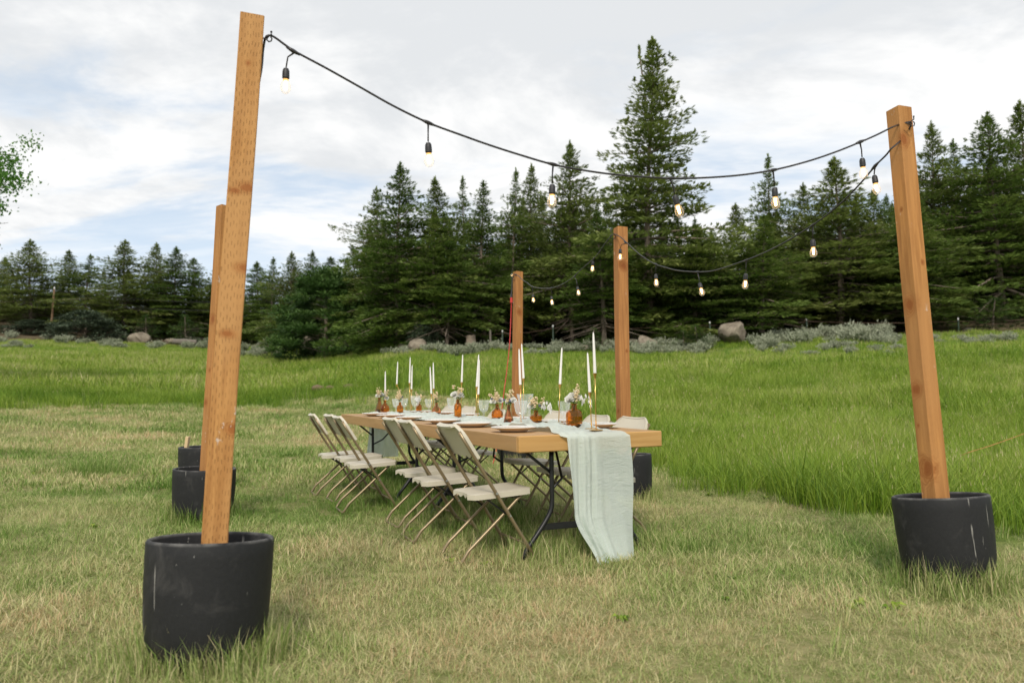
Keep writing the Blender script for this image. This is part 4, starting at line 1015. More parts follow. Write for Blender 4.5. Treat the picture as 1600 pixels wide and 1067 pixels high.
# ------------------------------------------------------------ runner
def runner():
    m, t, b = mat('mint_gauze')
    uv = t.add('ShaderNodeUVMap').outputs[0]
    weave = t.math('MULTIPLY', t.noise(t.scale(uv, (520, 26, 1)), 1.0, 3, .7), t.noise(t.scale(uv, (26, 620, 1)), 1.0, 3, .7))
    slub = t.ramp(t.math('ADD', t.math('MULTIPLY', t.noise(t.scale(uv, (9, 150, 1)), 1.0, 3, .6), .5), t.math('MULTIPLY', t.noise(t.scale(uv, (150, 9, 1)), 1.0, 3, .6), .5)), .38, .62)
    col = t.mix(slub, (.70, .785, .72), (.76, .83, .77)); t.put(b, 'Base Color', col); b.inputs['Roughness'].default_value = .9; b.inputs['Specular IOR Level'].default_value = .1
    b.inputs['Sheen Weight'].default_value = .2
    tl = t.add('ShaderNodeBsdfTranslucent'); t.put(tl, 'Color', col); mx = t.add('ShaderNodeMixShader'); t.put(mx, 0, .30); t.l.new(b.outputs[0], mx.inputs[1]); t.l.new(tl.outputs[0], mx.inputs[2])
    tr = t.add('ShaderNodeBsdfTransparent'); mx2 = t.add('ShaderNodeMixShader'); t.put(mx2, 0, t.ramp(t.add('ShaderNodeSeparateXYZ', i_0=uv).outputs[0], .22, .30, .05, .17)); t.l.new(mx.outputs[0], mx2.inputs[1]); t.l.new(tr.outputs[0], mx2.inputs[2])
    t.l.new(mx2.outputs[0], m.node_tree.nodes['Material Output'].inputs[0])
    bn = t.add('ShaderNodeBump'); t.put(bn, 'Height', t.math('ADD', weave, t.math('MULTIPLY', t.noise(t.scale(uv, (10, 34, 1)), 1.0, 5, .65, 1.2), 3.0))); t.put(bn, 'Strength', .7); t.put(bn, 'Distance', .004); t.l.new(bn.outputs[0], b.inputs['Normal'])
    drop = .825; far = .55; NS, NW = 420, 84
    total = far + TL + .03 + drop
    V = []; UV = []
    for i in range(NS+1):
        s = -far + total*i/NS                              # from the far hem over the top to the near hem
        for j in range(NW+1):
            w = j/NW
            if s < 0:                                      # far hang
                h = -s; u = .34 + w*.40 + .015*math.sin(h*9); v = TL + .016 + .018*math.sin(w*19+1)*min(1, h*5); z = TH+.004-h
            elif s < TL + .03:
                f = s/TL; vv = TL - s
                ul = .31 + .05*math.sin(f*9.0+.5) + .03*math.sin(f*23) - .05*math.sin(math.pi*f) ; ur = .78 - .03*math.sin(f*7) + .03*math.sin(f*17+2) + .03*math.sin(math.pi*f)
                k = min(1, (vv+.03)/.35)*min(1, (s+.02)/.2)        # rumpled on top, flat at both edges
                u = ul + (ur-ul)*w + .018*k*math.sin(s*14+w*5)
                rp_ = fbm(s*4.2+w*1.5, w*6.0+s*.7, 31, 3); rp2 = fbm(s*11+w*4, w*13-s*3, 37, 3)
                z = TH + .004 + k*(.034*max(0, float(rp_)-.42)*2.4 + .016*max(0, float(rp2)-.45)*2 + .010*abs(math.sin(w*9+s*5)))
                if w < .45: z += (1-k)*.012*abs(math.sin(w*22))
                v = max(vv, -.012)
                if vv < .02: z -= .012*min(1, (.02-vv)/.05)
            else:
                h = (s-TL-.03); f = h/drop
                ul = .315 + .012*f + .05*math.sin(f*2.2)*.3 + .165*float(sstep(.58, 1.0, f)); ur = .785 + .008*math.sin(f*5)
                u = ul + (ur-ul)*w - .055*f**4
                fold = (1-float(sstep(.30, .56, w)))*(.35+.65*f)
                v = -.014 - .012 - .040*fold*(.55+.55*math.sin(w*27+f*2.2+.6*math.sin(f*5))) - .012*f*math.sin(w*7+f*3+.7) - .02*f - .11*f**4 - .004*math.sin(w*11-f*9) - .010*fold*math.sin(w*61+f*5)
                z = TH - .010 - h*(1.0 if w < .55 else 1.0-.045*float(sstep(.55, .62, w))) + .012*math.sin(w*17)*f; z = max(z, .012 + .01*math.sin(w*13))
            V.append(tp(u, v, z)); UV.append((w*.55, s))
    Fc = [(i*(NW+1)+j, i*(NW+1)+j+1, (i+1)*(NW+1)+j+1, (i+1)*(NW+1)+j) for i in range(NS) for j in range(NW)]
    mb = MB(); mb.raw(V, Fc); o = mb.build('table_runner', m, None, True)
    ul_ = o.data.uv_layers.new(name='UVMap'); li = np.zeros(len(o.data.loops), np.int32); o.data.loops.foreach_get('vertex_index', li)
    ul_.data.foreach_set('uv', np.array(UV, np.float32)[li].ravel())
    tag(o, 'pale mint gauze runner down the table, its end hanging to the grass', 'table runner')
runner()

# ------------------------------------------------------------ plates
PL = MB()
PL.lathe([(0, .006), (.075, .006), (.085, .0), (.092, .004), (.100, .010), (.150, .026), (.1535, .0285)], 40)
PL_top = len(PL.f)
b0 = [(.1535, .0285), (.152, .031), (.105, .0185), (.096, .014), (.06, .0125), (0, .0125)]
PL.lathe(b0, 40); PL.m = [0]*PL_top + [1]*(len(PL.f)-PL_top)
PLATE_ME = PL.mesh('dinner_plate', [M_STONEWARE, M_GLAZE], True, 60)
plL = [(.185, .50), (.19, 1.30), (.19, 2.02), (.18, 2.92), (.18, 3.66), (.18, 4.32)]
plR = [(.87, .56), (.88, 1.28), (.88, 2.05), (.87, 3.30), (.87, 4.05), (.87, 4.8)]
for nm, lst in (('left', plL), ('far right', plR)):
    for i, (u, v) in enumerate(lst):
        o = link('dinner_plate', PLATE_ME); o.location = tp(u, v, TH+.003 if u < .3 else TH+.004); o.scale = (1.02,)*3
        tag(o, 'white dinner plate, %s from the runner end along the table\'s %s edge' % (ordn[i], nm), 'plate', 'dinner plates on the table')

# ------------------------------------------------------------ candles
cand = [  # column px at foot, u, cup-top (px,py), tip (px,py), label
 (603, .50, (602, 616), (602, 580), 'short taper candle in the far left amber-bottle group'),
 (619, .80, (620, 600), (621.5, 565), 'slim taper candle alone, second from the table\'s far end'),
 (641, .74, (640, 598), (641, 558), 'tall taper candle, left of the far pair'),
 (643.5, .86, (643, 608), (644, 570), 'lower taper candle tucked right behind the tall one of the far pair'),
 (675, .72, (674, 615), (672, 573), 'lower left taper candle of the middle-left pair'),
 (677.5, .80, (677.5, 607), (677, 566), 'upper right taper candle of the middle-left pair'),
 (720, .80, (721.5, 597), (723, 554), 'single tall taper candle behind the vase with big white carnations'),
 (743.6, .62, (745, 604), (748, 554), 'front taper candle of the pair at mid table'),
 (746.5, .80, (747.5, 616), (749, 562), 'lower rear taper candle of the pair at mid table'),
 (814, .68, (813, 601), (811, 545), 'shorter taper candle of the pair before the farthest post'),
 (818, .85, (818, 591), (815, 537), 'taller taper candle of the pair before the farthest post'),
 (873, .80, (875, 600), (878, 543), 'single taper candle beside the near cut goblet'),
 (924.4, .67, (921.6, 612.5), (918, 551), 'shorter of the two nearest taper candles at the runner end'),
 (931.5, .60, (929.6, 583), (927, 519), 'tallest taper candle, nearest of all, at the runner end'),
]
for px, u, cup, tip, lab in cand:
    v = tv_at(px, u, TH+.01); v = min(max(v, .06), TL-.12); b_ = tp(u, v, TH+.014); Y = b_.y
    c_ = at(cup[0], cup[1], Y); t_ = at(tip[0], tip[1], Y)
    st = empty('candlestick', b_, 'brass stick of the ' + lab.replace('taper candle', 'candle', 1), 'candlestick', 'brass candlesticks on the runner')
    m = MB(); m.lathe([(0, 0), (.044, 0), (.045, .003), (.02, .007), (.006, .012), (0, .013)], 24); m.build('base', M_BRASS, st, True, 40)
    cl = c_ - b_
    m = MB(); m.tube([(0, 0, .008), cl*.5, cl*(1-.030/cl.length)], .0036, 8); m.build('stem', M_BRASS, st, True)
    q = Vector((0, 0, 1)).rotation_difference((t_-c_).normalized()).to_matrix()
    m = MB(); m.lathe([(.004, -.034), (.0075, -.024), (.0125, -.004), (.0135, .0), (.0118, .0), (.010, -.012), (0, -.013)], 16, q, cl); m.build('cup', M_BRASS, st, True, 40)
    Lc_ = (t_-c_).length
    cn = empty('taper_candle', c_, 'white ' + lab, 'candle', 'white taper candles'); cn.rotation_euler = q.to_euler()
    m = MB(); m.lathe([(0, -.011), (.0100, -.011), (.0105, .0), (.0088, Lc_*.55), (.0062, Lc_*.9), (.0045, Lc_*.97), (.0012, Lc_), (0, Lc_)], 14); m.build('wax', M_WAX, cn, True)
    m = MB(); m.tube([(0, 0, Lc_-.002), (.001, 0, Lc_+.006), (.004, 0, Lc_+.011)], .0011, 5); m.build('wick', M_WICK, cn)

# ------------------------------------------------------------ vases with dried flowers
def wall(prof, th=.003):
    inner = [(max(.0005, r-th), z+(th if i == 0 else 0)) for i, (r, z) in enumerate(prof)]
    return [(0, prof[0][1])] + prof + inner[::-1] + [(0, prof[0][1]+th)]
VP = {'cone': [(.034, 0), (.036, .004), (.030, .03), (.016, .075), (.0115, .10), (.0115, .115), (.014, .120)],
      'round': [(.026, 0), (.036, .010), (.039, .03), (.036, .052), (.020, .068), (.012, .078), (.0115, .098), (.0155, .103)],
      'bottle': [(.030, 0), (.032, .005), (.032, .062), (.026, .078), (.0125, .086), (.0125, .108), (.016, .112)],
      'tall': [(.026, 0), (.029, .005), (.029, .095), (.024, .108), (.013, .118), (.013, .140), (.016, .144)],
      'squat': [(.040, 0), (.044, .006), (.044, .048), (.038, .056), (.018, .062), (.015, .075), (.015, .088), (.020, .092)],
      'jug': [(.042, 0), (.048, .008), (.050, .060), (.046, .085), (.034, .098), (.018, .104), (.016, .128), (.026, .136)]}
def fan(mb, c, r, seed, n=14):
    """one ruffled carnation head: bent petals on a small dome"""
    g = RS(seed); c = Vector(c)
    for k in range(n):
        th = g.uniform(0, 6.28); ph = math.acos(g.uniform(-.25, 1)); d = Vector((math.sin(ph)*math.cos(th), math.sin(ph)*math.sin(th), math.cos(ph)))
        a = d.orthogonal().normalized(); b = d.cross(a); s = r*g.uniform(.45, .7); p = c + d*r*.55
        q = [c+d*r*.1, p+a*s, p+d*r*.5+a*s*.5+b*s*.25, p+d*r*.42-a*s*.4+b*s*.5, p-a*s*.9+b*s*.2, p-b*s*.6]
        mb.raw(q, [(0, 1, 2), (0, 2, 3), (0, 3, 4), (0, 4, 5), (0, 5, 1)])
def arrangement(vase_o, top, seed, kinds, spread, label):
    g = RS(seed); o = empty('flower_bunch', top, label, 'flowers', 'dried flower bunches in amber vases')
    stems = MB(); dry = MB(); wh = MB(); th = MB()
    for kd, n in kinds:
        for i in range(n):
            a = g.uniform(0, 6.28); e = g.uniform(.25, 1.0)*spread
            if kd == 'spike':
                hgt = g.uniform(.07, .125); tip = Vector((math.cos(a)*e*.75, math.sin(a)*e*.75, hgt)); m_ = tip*.5+Vector((0, 0, .012)); stems.tube([(0, 0, -.06), m_, tip], .0012, 4, caps=False)
                for q in range(24):
                    s = g.uniform(.35, 1.1); dry.blob(tip*s + Vector(g.normal(0, .009*(1.25-.5*s), 3)), g.uniform(.005, .0085), int(g.randint(9999)), 1)
            elif kd == 'white':
                tip = Vector((math.cos(a)*e*.6, math.sin(a)*e*.6, g.uniform(.018, .045))); stems.tube([(0, 0, -.06), tip*.5, tip], .0016, 4, caps=False); fan(wh, tip, g.uniform(.028, .038), int(g.randint(9999)), 30)
            elif kd == 'thistle':
                tip = Vector((math.cos(a)*e*.6, math.sin(a)*e*.6, g.uniform(.03, .065))); stems.tube([(0, 0, -.05), tip*.5, tip], .0012, 4, caps=False); th.blob(tip, .011, int(g.randint(999)), 2)
            elif kd == 'droop':
                a = g.uniform(-.9, 1.2) - T_RZ*0; tip = Vector((math.cos(a)*spread*1.15, math.sin(a)*spread*.6, g.uniform(.03, .07))); pts = smooth_path([Vector((0, 0, -.03)), tip*.5+Vector((0, 0, .03)), tip, tip+Vector((.012, 0, -.03))], 4); stems.tube(pts, .001, 4, caps=False)
                for q in range(7):
                    p = pts[int(g.randint(4, len(pts)))]; L = g.uniform(.03, .048); w = Vector((g.uniform(-.3, .3), g.uniform(-.3, .3), -1)).normalized(); s_ = w.orthogonal().normalized()*L*.24; n_ = w.cross(s_).normalized()*.003
                    wh.raw([p, p+w*L*.5+s_+n_, p+w*L, p+w*L*.5-s_+n_, p+w*L*.5-n_], [(0, 1, 4), (1, 2, 4), (2, 3, 4), (3, 0, 4)])
            elif kd == 'plume':
                tip = Vector((math.cos(a)*e*.5+.025, math.sin(a)*e*.5, g.uniform(.08, .10))); stems.tube([(0, 0, -.05), tip*.5, tip], .0012, 4, caps=False)
                for q in range(60):
                    s = g.uniform(.35, 1.1); p = tip*s; w = Vector(g.normal(0, 1, 3)).normalized()*.016*(1.2-s*.6)+tip.normalized()*.012; s_ = w.orthogonal().normalized()*.0022; wh.raw([p-s_, p+s_, p+w], [(0, 1, 2)])
    n = 16; P = np.stack([g.normal(0, spread*.28, n), g.normal(0, spread*.28, n), g.uniform(.0, .05, n)], 1); D = P*4+g.normal(0, .4, (n, 3)); D[:, 2] += .6; D /= np.linalg.norm(D, axis=1, keepdims=True)
    stems.raw(tufts(P, D, g.normal(0, 1, (n, 3)), np.full(n, .035), np.full(n, .009)), [(4*k, 4*k+1, 4*k+2, 4*k+3) for k in range(n)])
    stems.build('stem', M_STEM, o)
    if dry.v: dry.build('dried_blossom', M_DRY, o, True)
    if wh.v: wh.build('white_petal', M_WHITEFL, o)
    if th.v: th.build('thistle_head', M_THISTLE, o, True)
vases = [ # px, u, kind, scale, material, kinds, spread, word
 (579.6, .45, 'cone', 1.35, 1, [('spike', 3), ('white', 3)], .07, 'conical rose-amber vase, farthest of the row'),
 (601.6, .45, 'round', 1.30, 0, [('spike', 2), ('plume', 1), ('white', 1), ('thistle', 1)], .07, 'round amber bottle at the foot of the short far candle'),
 (625.0, .50, 'bottle', 1.05, 0, [('spike', 5), ('thistle', 1)], .05, 'small amber bottle between the two far goblets'),
 (654.5, .84, 'bottle', 1.0, 0, [('spike', 3), ('white', 2)], .06, 'amber bottle mostly hidden behind the wide goblet'),
 (682.0, .70, 'round', 1.15, 1, [('spike', 4), ('thistle', 1)], .05, 'amber bottle right of the middle-left candle pair'),
 (715.5, .60, 'tall', 1.10, 0, [('white', 4), ('spike', 3), ('thistle', 1)], .075, 'tall straight amber bottle under big white carnations'),
 (777.0, .72, 'round', 1.22, 0, [('spike', 5), ('white', 2), ('thistle', 1)], .085, 'round amber bottle before the red cord'),
 (795.0, .58, 'cone', 1.08, 1, [('white', 3), ('spike', 3), ('thistle', 2)], .06, 'conical rose-amber vase next to the mid-table plate'),
 (837.5, .70, 'squat', 1.0, 0, [('spike', 4), ('droop', 5), ('white', 1), ('thistle', 1)], .085, 'squat ribbed amber bottle with drooping white leaves'),
 (897.5, .70, 'jug', 1.08, 0, [('white', 2), ('droop', 5), ('spike', 3), ('plume', 2), ('thistle', 2)], .085, 'biggest textured amber bottle, nearest to the runner end'),
]
for k, (px, u, kd, sc_, mi, kinds, spread, word) in enumerate(vases):
    v = tv_at(px, u, TH+.01); v = min(max(v, .1), TL-.1); b_ = tp(u, v, TH+.016)
    sc_ *= 1.12; spread *= 1.12; pr = [(r*sc_, z*sc_) for r, z in VP[kd]]
    m = MB(); m.lathe(wall(pr), 20 if kd not in ('squat', 'jug') else 12)
    o = m.build('vase', M_AMBERPALE if mi else M_AMBER, None, kd not in ('squat', 'jug'), 50); o.location = b_
    tag(o, word, 'vase', 'amber glass bud vases')
    arrangement(o, b_+Vector((0, 0, pr[-1][1])), 40+k, kinds, spread, 'dried flowers with ' + {0: 'beige sprays over white blooms', 1: 'a white feather plume', 2: 'a dense beige tuft', 3: 'two beige sprigs', 4: 'a blue thistle', 5: 'big carnations', 6: 'a tall beige spike', 7: 'one low carnation', 8: 'drooping white leaves', 9: 'a tall grass head'}[k] + ' in the ' + word.split(',')[0].split(' at ')[0].split(' between ')[0])

# ------------------------------------------------------------ glasses
GP = [(.034, 0), (.034, .003), (.012, .008), (.0065, .014), (.0055, .035), (.0075, .050), (.012, .056), (.026, .066), (.033, .082), (.0385, .115), (.041, .145)]
gi = [(.039, .145), (.0365, .115), (.031, .084), (.024, .070), (.0, .064)]
def goblet_mesh(name, prof, n):
    m = MB(); m.lathe([(0, 0)] + prof, n)
    for i in range(len(m.v)):                              # cut flutes on the bowl
        x, y, z = m.v[i]
        if .06 < z < .135:
            k = i % n
            if k % 2: m.v[i] = (x*.93, y*.93, z)
    return m.mesh(name, M_CRYSTAL, False)
GOB = goblet_mesh('goblet', GP+gi, 20)
glasses = [(590, .70, 1.0, 'cut glass goblet right of the farthest vase'), (619, .50, 1.02, 'cut glass goblet left of the small amber bottle near the far end'), (631.6, .74, 1.0, 'cut glass goblet right of the small amber bottle near the far end'),
 (649, .72, 1.22, 'wide cut glass goblet hiding an amber bottle, under the far candle pair'), (670, .86, .98, 'cut glass goblet left of the middle-left candle pair'), (706.5, .70, 1.12, 'cut glass goblet left of the tall straight amber bottle'),
 (756, .66, 1.05, 'cut glass goblet right of the mid-table candle pair'), (814, .50, 1.12, 'cut glass goblet in front of the tall clear vase'), (882, .88, 1.05, 'cut glass goblet nearest to the runner end, beside the biggest amber bottle')]
for px, u, sc_, lab in glasses:
    sc_ *= 1.17
    v = min(tv_at(px, u, TH+.01), TL-.1); o = link('goblet', GOB); o.location = tp(u, v, TH+.012); o.scale = (sc_,)*3; tag(o, lab, 'glass', 'cut glass goblets on the table')
v = tv_at(821, .84, TH+.01); m = MB()
m.lathe([(0, 0), (.042, 0), (.044, .006), (.044, .03), (.047, .09), (.055, .15), (.066, .20), (.074, .232), (.071, .232), (.062, .198), (.051, .15), (.043, .09), (.040, .03), (.038, .012), (0, .010)], 22)
o = m.build('clear_vase', M_CRYSTAL); o.location = tp(.84, v, TH+.012); tag(o, 'tall flared clear cut-glass vase behind the goblet before the farthest post', 'vase')

# ------------------------------------------------------------ orange twine in the meadow, a tuft of weeds
def over_grass(px, py, h):
    Y = 5.0
    while Y < 40:
        p = at(px, py, Y)
        if p.z < gz(p.x, Y)+h: break
        Y += .05
    return p
m = MB(); m.tube([over_grass(1500, 712, .2), over_grass(1512, 707, .36), over_grass(1545, 697, .36), over_grass(1585, 683, .38), over_grass(1640, 662, .38)], .003, 5)
o = tag(m.build('twine', M_TWINE), 'faded orange twine strung through the tall grass at the right edge', 'twine')

# ------------------------------------------------------------ grass (countless blades: scattered tufts on the ground)
GC = bpy.data.collections.new('grass_tufts')
def blades(name, seed, n, rad, h, w, bend, matl, nseg=2, lie=0.0, heads=0.0):
    g = RS(seed); V = []; T = []; rn = []
    for k in range(n):
        a = g.uniform(0, 6.28); r = rad*math.sqrt(g.rand()); b = np.array([math.cos(a)*r, math.sin(a)*r, -.012])
        H = g.uniform(*h); d = g.uniform(0, 6.28); B = H*g.uniform(*bend); ww = w*g.uniform(.7, 1.3)
        if g.rand() < lie: B = H*g.uniform(1.2, 2.6); H *= .35
        o = np.array([math.cos(d), math.sin(d), 0]); s = np.array([-o[1], o[0], 0])*ww/2
        tw = g.uniform(-.6, .6); s = s*math.cos(tw) + o*ww/2*math.sin(tw)
        rv = g.rand(); i = len(V)
        m1 = b + o*B*.28 + np.array([0, 0, H*.55]); tip = b + o*B + np.array([0, 0, H])
        V += [b-s, b+s, m1+s*.8, m1-s*.8, tip]; T += [(i, i+1, i+2, i+3), (i+3, i+2, i+4)]; rn += [rv]*5
        if heads and g.rand() < heads:
            i = len(V); q = tip + np.array([0, 0, .01]); hh = .05; V += [q-s*1.6, q+s*1.6+o*.003, q+np.array([0, 0, hh])+o*.01]; T += [(i, i+1, i+2)]; rn += [1.25]*3
    me = bpy.data.meshes.new(name); me.from_pydata([tuple(p) for p in V], [], T); me.materials.append(matl)
    at_ = me.attributes.new('rnd', 'FLOAT', 'POINT'); at_.data.foreach_set('value', np.array(rn, np.float32)); me.update()
    o = bpy.data.objects.new(name, me); GC.objects.link(o)

for k in range(4): blades('tuft_a%d' % k, 100+k, 52, .085, (.015, .052), .0026, (.3, 1.5), M_GRASS, lie=.42)          # 0-3 mown, near
for k in range(3): blades('tuft_b%d' % k, 110+k, 34, .16, (.02, .075), .0065, (.2, 1.1), M_GRASS, lie=.38)              # 4-6 mown, farther
for k in range(3): blades('tuft_c%d' % k, 120+k, 30, .11, (.18, .46), .0050, (.2, 1.1), M_MEADOW, heads=.03)           # 7-9 tall, near
for k in range(3): blades('tuft_d%d' % k, 130+k, 40, .26, (.18, .42), .0085, (.2, .9), M_MEADOW, heads=.04)            # 10-12 tall, mid
for k in range(3): blades('tuft_e%d' % k, 140+k, 44, .60, (.20, .46), .022, (.2, .9), M_MEADOW, heads=.04)            # 13-15 tall, far
for k in range(2): blades('tuft_f%d' % k, 150+k, 16, .06, (.10, .24), .0042, (.15, .8), M_GRASS)                       # 16-17 uncut tufts round pots and legs
blades('tuft_g0', 160, 7, .16, (.42, .72), .0038, (.05, .35), M_GRASS, heads=.8)                                       # 18 dry flowering stalks
def rosette(name, seed):
    q = RS(seed); V = []; T = []; rn = []
    for k in range(11):
        a = q.uniform(0, 6.28); L = q.uniform(.03, .075); d = np.array([math.cos(a), math.sin(a), 0]); sd_ = np.array([-d[1], d[0], 0])*L*.22; i = len(V); up_ = q.uniform(.015, .045)
        V += [d*.004, d*L*.5+sd_+np.array([0, 0, up_]), d*L+np.array([0, 0, up_*.7]), d*L*.5-sd_+np.array([0, 0, up_]), d*L*.5+np.array([0, 0, up_-.006])]; T += [(i, i+1, i+4), (i+1, i+2, i+4), (i+2, i+3, i+4), (i+3, i, i+4)]; rn += [q.rand()]*5
    me = bpy.data.meshes.new(name); me.from_pydata([tuple(p) for p in V], [], T); me.materials.append(M_MEADOW)
    at_ = me.attributes.new('rnd', 'FLOAT', 'POINT'); at_.data.foreach_set('value', np.array(rn, np.float32)); me.update()
    GC.objects.link(bpy.data.objects.new(name, me))
rosette('tuft_h0', 3)                                                                                                # 19 broad-leaved weeds
g = RS(77)
def sample(d0, d1, dens):
    umax = .80; n = int(dens*umax*(d1*d1-d0*d0)); d = np.sqrt(g.uniform(d0*d0, d1*d1, n)); u = g.uniform(-umax, umax, n)
    return u*d, d
PX, PY, VAR, SC, TONE = [], [], [], [], []
def put(x, y, var, sc, tone):
    PX.append(x); PY.append(y); VAR.append(var); SC.append(sc); TONE.append(tone)
def clear_of_pots(x, y, rad=.0):
    ok = np.ones(len(x), bool)
    for a, b, r in POTS: ok &= np.hypot(x-a, y-b) > r*.80+rad
    return ok
def tone_mown(x, y):
    t = .50 + .95*(fbm(x*.55+3, y*.55, 51, 4)-.5) + .55*(fbm(x*2.6, y*2.6, 57, 3)-.5)
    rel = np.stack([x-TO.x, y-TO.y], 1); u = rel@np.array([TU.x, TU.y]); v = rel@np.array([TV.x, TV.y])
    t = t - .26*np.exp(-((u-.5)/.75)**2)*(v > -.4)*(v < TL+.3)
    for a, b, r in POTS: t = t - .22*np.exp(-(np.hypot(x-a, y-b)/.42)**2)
    t = t + .14*sstep(6.5, 3.2, y) + .12*sstep(6, 9, y)*sstep(.5, -1.5, x)*np.sin(y*2.6+x*.9+9*fbm(x*.4, y*.4, 91, 3)) + .5*(fbm(x*.8, y*1.6, 93, 3)-.5)*sstep(6, 10, y)
    t = t - .055 + .30*np.clip(fbm(x*1.1+7, y*1.1, 95, 4)-.56, 0, 1)*3*sstep(9, 4, y)
    return np.clip(t, 0, 1)
def tone_meadow(x, y):
    t = .46 + .75*(fbm(x*.18+9, y*.30, 61, 4)-.5) + .45*(fbm(x*1.1, y*1.1, 63, 3)-.5)
    t = t + .16*sstep(40, 62, np.hypot(x, y))*(x < -5)
    m = mow_dist(np.clip(x/np.maximum(y, .5), -.9, .9)); t = t - .22*np.exp(-np.clip((np.hypot(x, y)-m)/(m*.16), 0, 9)**2)
    return np.clip(t, 0, 1)
for d0, d1, dens, v0, nv, smin, smax in ((1.6, 5, 330, 0, 4, .8, 1.5), (5, 9, 200, 0, 4, .9, 1.7), (9, 16, 62, 4, 3, .9, 1.6), (16, 32, 28, 4, 3, 1.2, 2.0)):
    x, y = sample(d0, d1, dens); t = tall_mask(x, y); k = (g.rand(len(x)) > t*.97) & clear_of_pots(x, y); x, y = x[k], y[k]
    lush = fbm(x*.9, y*.9, 71, 3)
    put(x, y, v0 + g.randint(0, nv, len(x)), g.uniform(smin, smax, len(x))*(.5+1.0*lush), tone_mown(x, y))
for d0, d1, dens, v0, smin, smax in ((5.5, 9, 90, 7, .7, 1.15), (9, 15, 70, 7, .7, 1.2), (15, 30, 24, 10, .75, 1.25), (30, 50, 6.0, 13, .75, 1.2), (50, 92, 3.2, 13, .9, 1.4)):
    x, y = sample(d0, d1, dens); t = tall_mask(x, y); uu_ = x/y; k = (g.rand(len(x)) < t) & clear_of_pots(x, y, .05) & (np.hypot(x, y) < edge_dist(uu_)*1.02); x, y = x[k], y[k]
    put(x, y, v0 + g.randint(0, 3, len(x)), g.uniform(smin, smax, len(x))*(.45+1.05*fbm(x*.42, y*.42, 81, 4))*(1-.5*sstep(.55, .95, np.hypot(x, y)/edge_dist(uu_[k]))), tone_meadow(x, y))
for a, b, r in POTS:                                       # uncut fringe round each pot
    n = 120; th = g.uniform(0, 6.28, n); rr_ = r*.86 + np.abs(g.normal(0, .07, n)); x = a+np.cos(th)*rr_; y = b+np.sin(th)*rr_
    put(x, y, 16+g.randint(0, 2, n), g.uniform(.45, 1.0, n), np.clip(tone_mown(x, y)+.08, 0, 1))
n = 900; u = g.uniform(-.1, 1.2, n); v = g.uniform(-.2, TL+.2, n); x = TO.x+TU.x*u+TV.x*v; y = TO.y+TU.y*u+TV.y*v
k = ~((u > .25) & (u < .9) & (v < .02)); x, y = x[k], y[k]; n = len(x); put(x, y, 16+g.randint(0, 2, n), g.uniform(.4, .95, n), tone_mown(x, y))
n = 260; x = g.uniform(-4, 4, n); y = g.uniform(2.8, 10, n); k = clear_of_pots(x, y); x, y = x[k], y[k]; put(x, y, 16+g.randint(0, 2, len(x)), g.uniform(.4, .9, len(x)), tone_mown(x, y))
x, y = sample(6, 40, .55); k = g.rand(len(x)) < tall_mask(x, y); x, y = x[k], y[k]; put(x, y, np.full(len(x), 18), g.uniform(.6, 1.1, len(x)), np.clip(g.normal(.8, .12, len(x)), 0, 1))
x, y = sample(3.6, 12, 2.0); k = (g.rand(len(x)) < sstep(.46, .62, fbm(x*1.4, y*1.4, 97, 3))) & clear_of_pots(x, y); x, y = x[k], y[k]; put(x, y, np.full(len(x), 19), g.uniform(.45, 1.0, len(x)), np.clip(g.normal(.42, .14, len(x)), 0, 1))
w_ = on_z(150, 742); n = 70; x = w_.x+g.normal(0, .35, n); y = w_.y+g.normal(0, .22, n); put(x, y, 16+g.randint(0, 2, n), g.uniform(.7, 1.3, n), np.clip(g.normal(.22, .1, n), 0, 1))
PX = np.concatenate(PX); PY = np.concatenate(PY); VAR = np.concatenate(VAR); SC = np.concatenate(SC); TONE = np.concatenate(TONE)
PZ = terrain(PX, PY)
ng = bpy.data.node_groups.new('scatter_tufts', 'GeometryNodeTree')
ng.interface.new_socket('Geometry', in_out='INPUT', socket_type='NodeSocketGeometry'); ng.interface.new_socket('Geometry', in_out='OUTPUT', socket_type='NodeSocketGeometry')
gi_ = ng.nodes.new('NodeGroupInput'); go_ = ng.nodes.new('NodeGroupOutput')
ci = ng.nodes.new('GeometryNodeCollectionInfo'); ci.inputs['Collection'].default_value = GC; ci.inputs['Separate Children'].default_value = True; ci.inputs['Reset Children'].default_value = True
ip = ng.nodes.new('GeometryNodeInstanceOnPoints'); ip.inputs['Pick Instance'].default_value = True
def named(nm, typ):
    q = ng.nodes.new('GeometryNodeInputNamedAttribute'); q.data_type = typ; q.inputs['Name'].default_value = nm; return q.outputs[0]
ng.links.new(gi_.outputs[0], ip.inputs['Points']); ng.links.new(ci.outputs[0], ip.inputs['Instance'])
ng.links.new(named('var', 'INT'), ip.inputs['Instance Index']); ng.links.new(named('rot', 'FLOAT_VECTOR'), ip.inputs['Rotation']); ng.links.new(named('scl', 'FLOAT'), ip.inputs['Scale'])
ng.links.new(ip.outputs[0], go_.inputs[0])
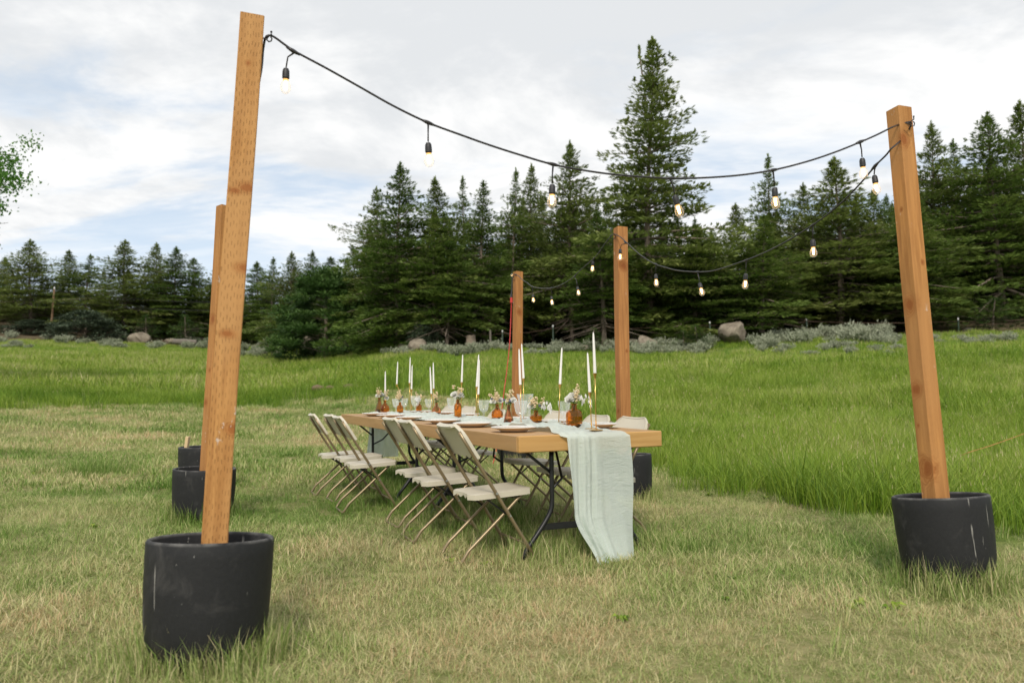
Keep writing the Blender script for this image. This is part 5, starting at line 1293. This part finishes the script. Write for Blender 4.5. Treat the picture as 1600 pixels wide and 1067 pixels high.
def grass_object(name, sel, label):
    n = int(sel.sum()); me = bpy.data.meshes.new(name); me.vertices.add(n); me.vertices.foreach_set('co', np.stack([PX[sel], PY[sel], PZ[sel]], 1).astype(np.float32).ravel())
    a = me.attributes.new('var', 'INT', 'POINT'); a.data.foreach_set('value', VAR[sel].astype(np.int32))
    a = me.attributes.new('scl', 'FLOAT', 'POINT'); a.data.foreach_set('value', SC[sel].astype(np.float32))
    a = me.attributes.new('tone', 'FLOAT', 'POINT'); a.data.foreach_set('value', TONE[sel].astype(np.float32))
    rot = np.stack([g.normal(0, .10, n), g.normal(0, .10, n), g.uniform(0, 6.28, n)], 1).astype(np.float32)
    a = me.attributes.new('rot', 'FLOAT_VECTOR', 'POINT'); a.data.foreach_set('vector', rot.ravel()); me.update()
    o = link(name, me); md = o.modifiers.new('scatter', 'NODES'); md.node_group = ng
    tag(o, label, None, None, 'stuff')
tallsel = ((VAR >= 7) & (VAR <= 15)) | (VAR == 18)
grass_object('mown_grass', ~tallsel, 'short straw-coloured mown grass round the table and planters')
grass_object('meadow_grass', tallsel, 'tall green meadow grass rising to the forest')
FC = bpy.data.collections.new('deep_firs')
for k_, q in enumerate(K_FIR):
    o = bpy.data.objects.new('deep_fir_%d' % k_, q.crown); FC.objects.link(o)
ng2 = ng.copy(); [n_ for n_ in ng2.nodes if n_.bl_idname == 'GeometryNodeCollectionInfo'][0].inputs['Collection'].default_value = FC
me = bpy.data.meshes.new('deep_forest'); FA = np.array(FOREST); me.vertices.add(len(FA)); me.vertices.foreach_set('co', FA[:, :3].astype(np.float32).ravel())
a = me.attributes.new('var', 'INT', 'POINT'); a.data.foreach_set('value', FA[:, 4].astype(np.int32))
a = me.attributes.new('scl', 'FLOAT', 'POINT'); a.data.foreach_set('value', FA[:, 3].astype(np.float32))
rot = np.zeros((len(FA), 3), np.float32); rot[:, 2] = RS(6).uniform(0, 6.28, len(FA))
a = me.attributes.new('rot', 'FLOAT_VECTOR', 'POINT'); a.data.foreach_set('vector', rot.ravel()); me.update()
o = link('deep_forest', me); md = o.modifiers.new('scatter', 'NODES'); md.node_group = ng2
tag(o, 'dark mass of firs closing the view behind the front row of trees', None, None, 'stuff')
print('tufts', len(PX), 'tris', sum(len(q.crown.polygons)*2 for q in K_FIR+[K_TALL]))
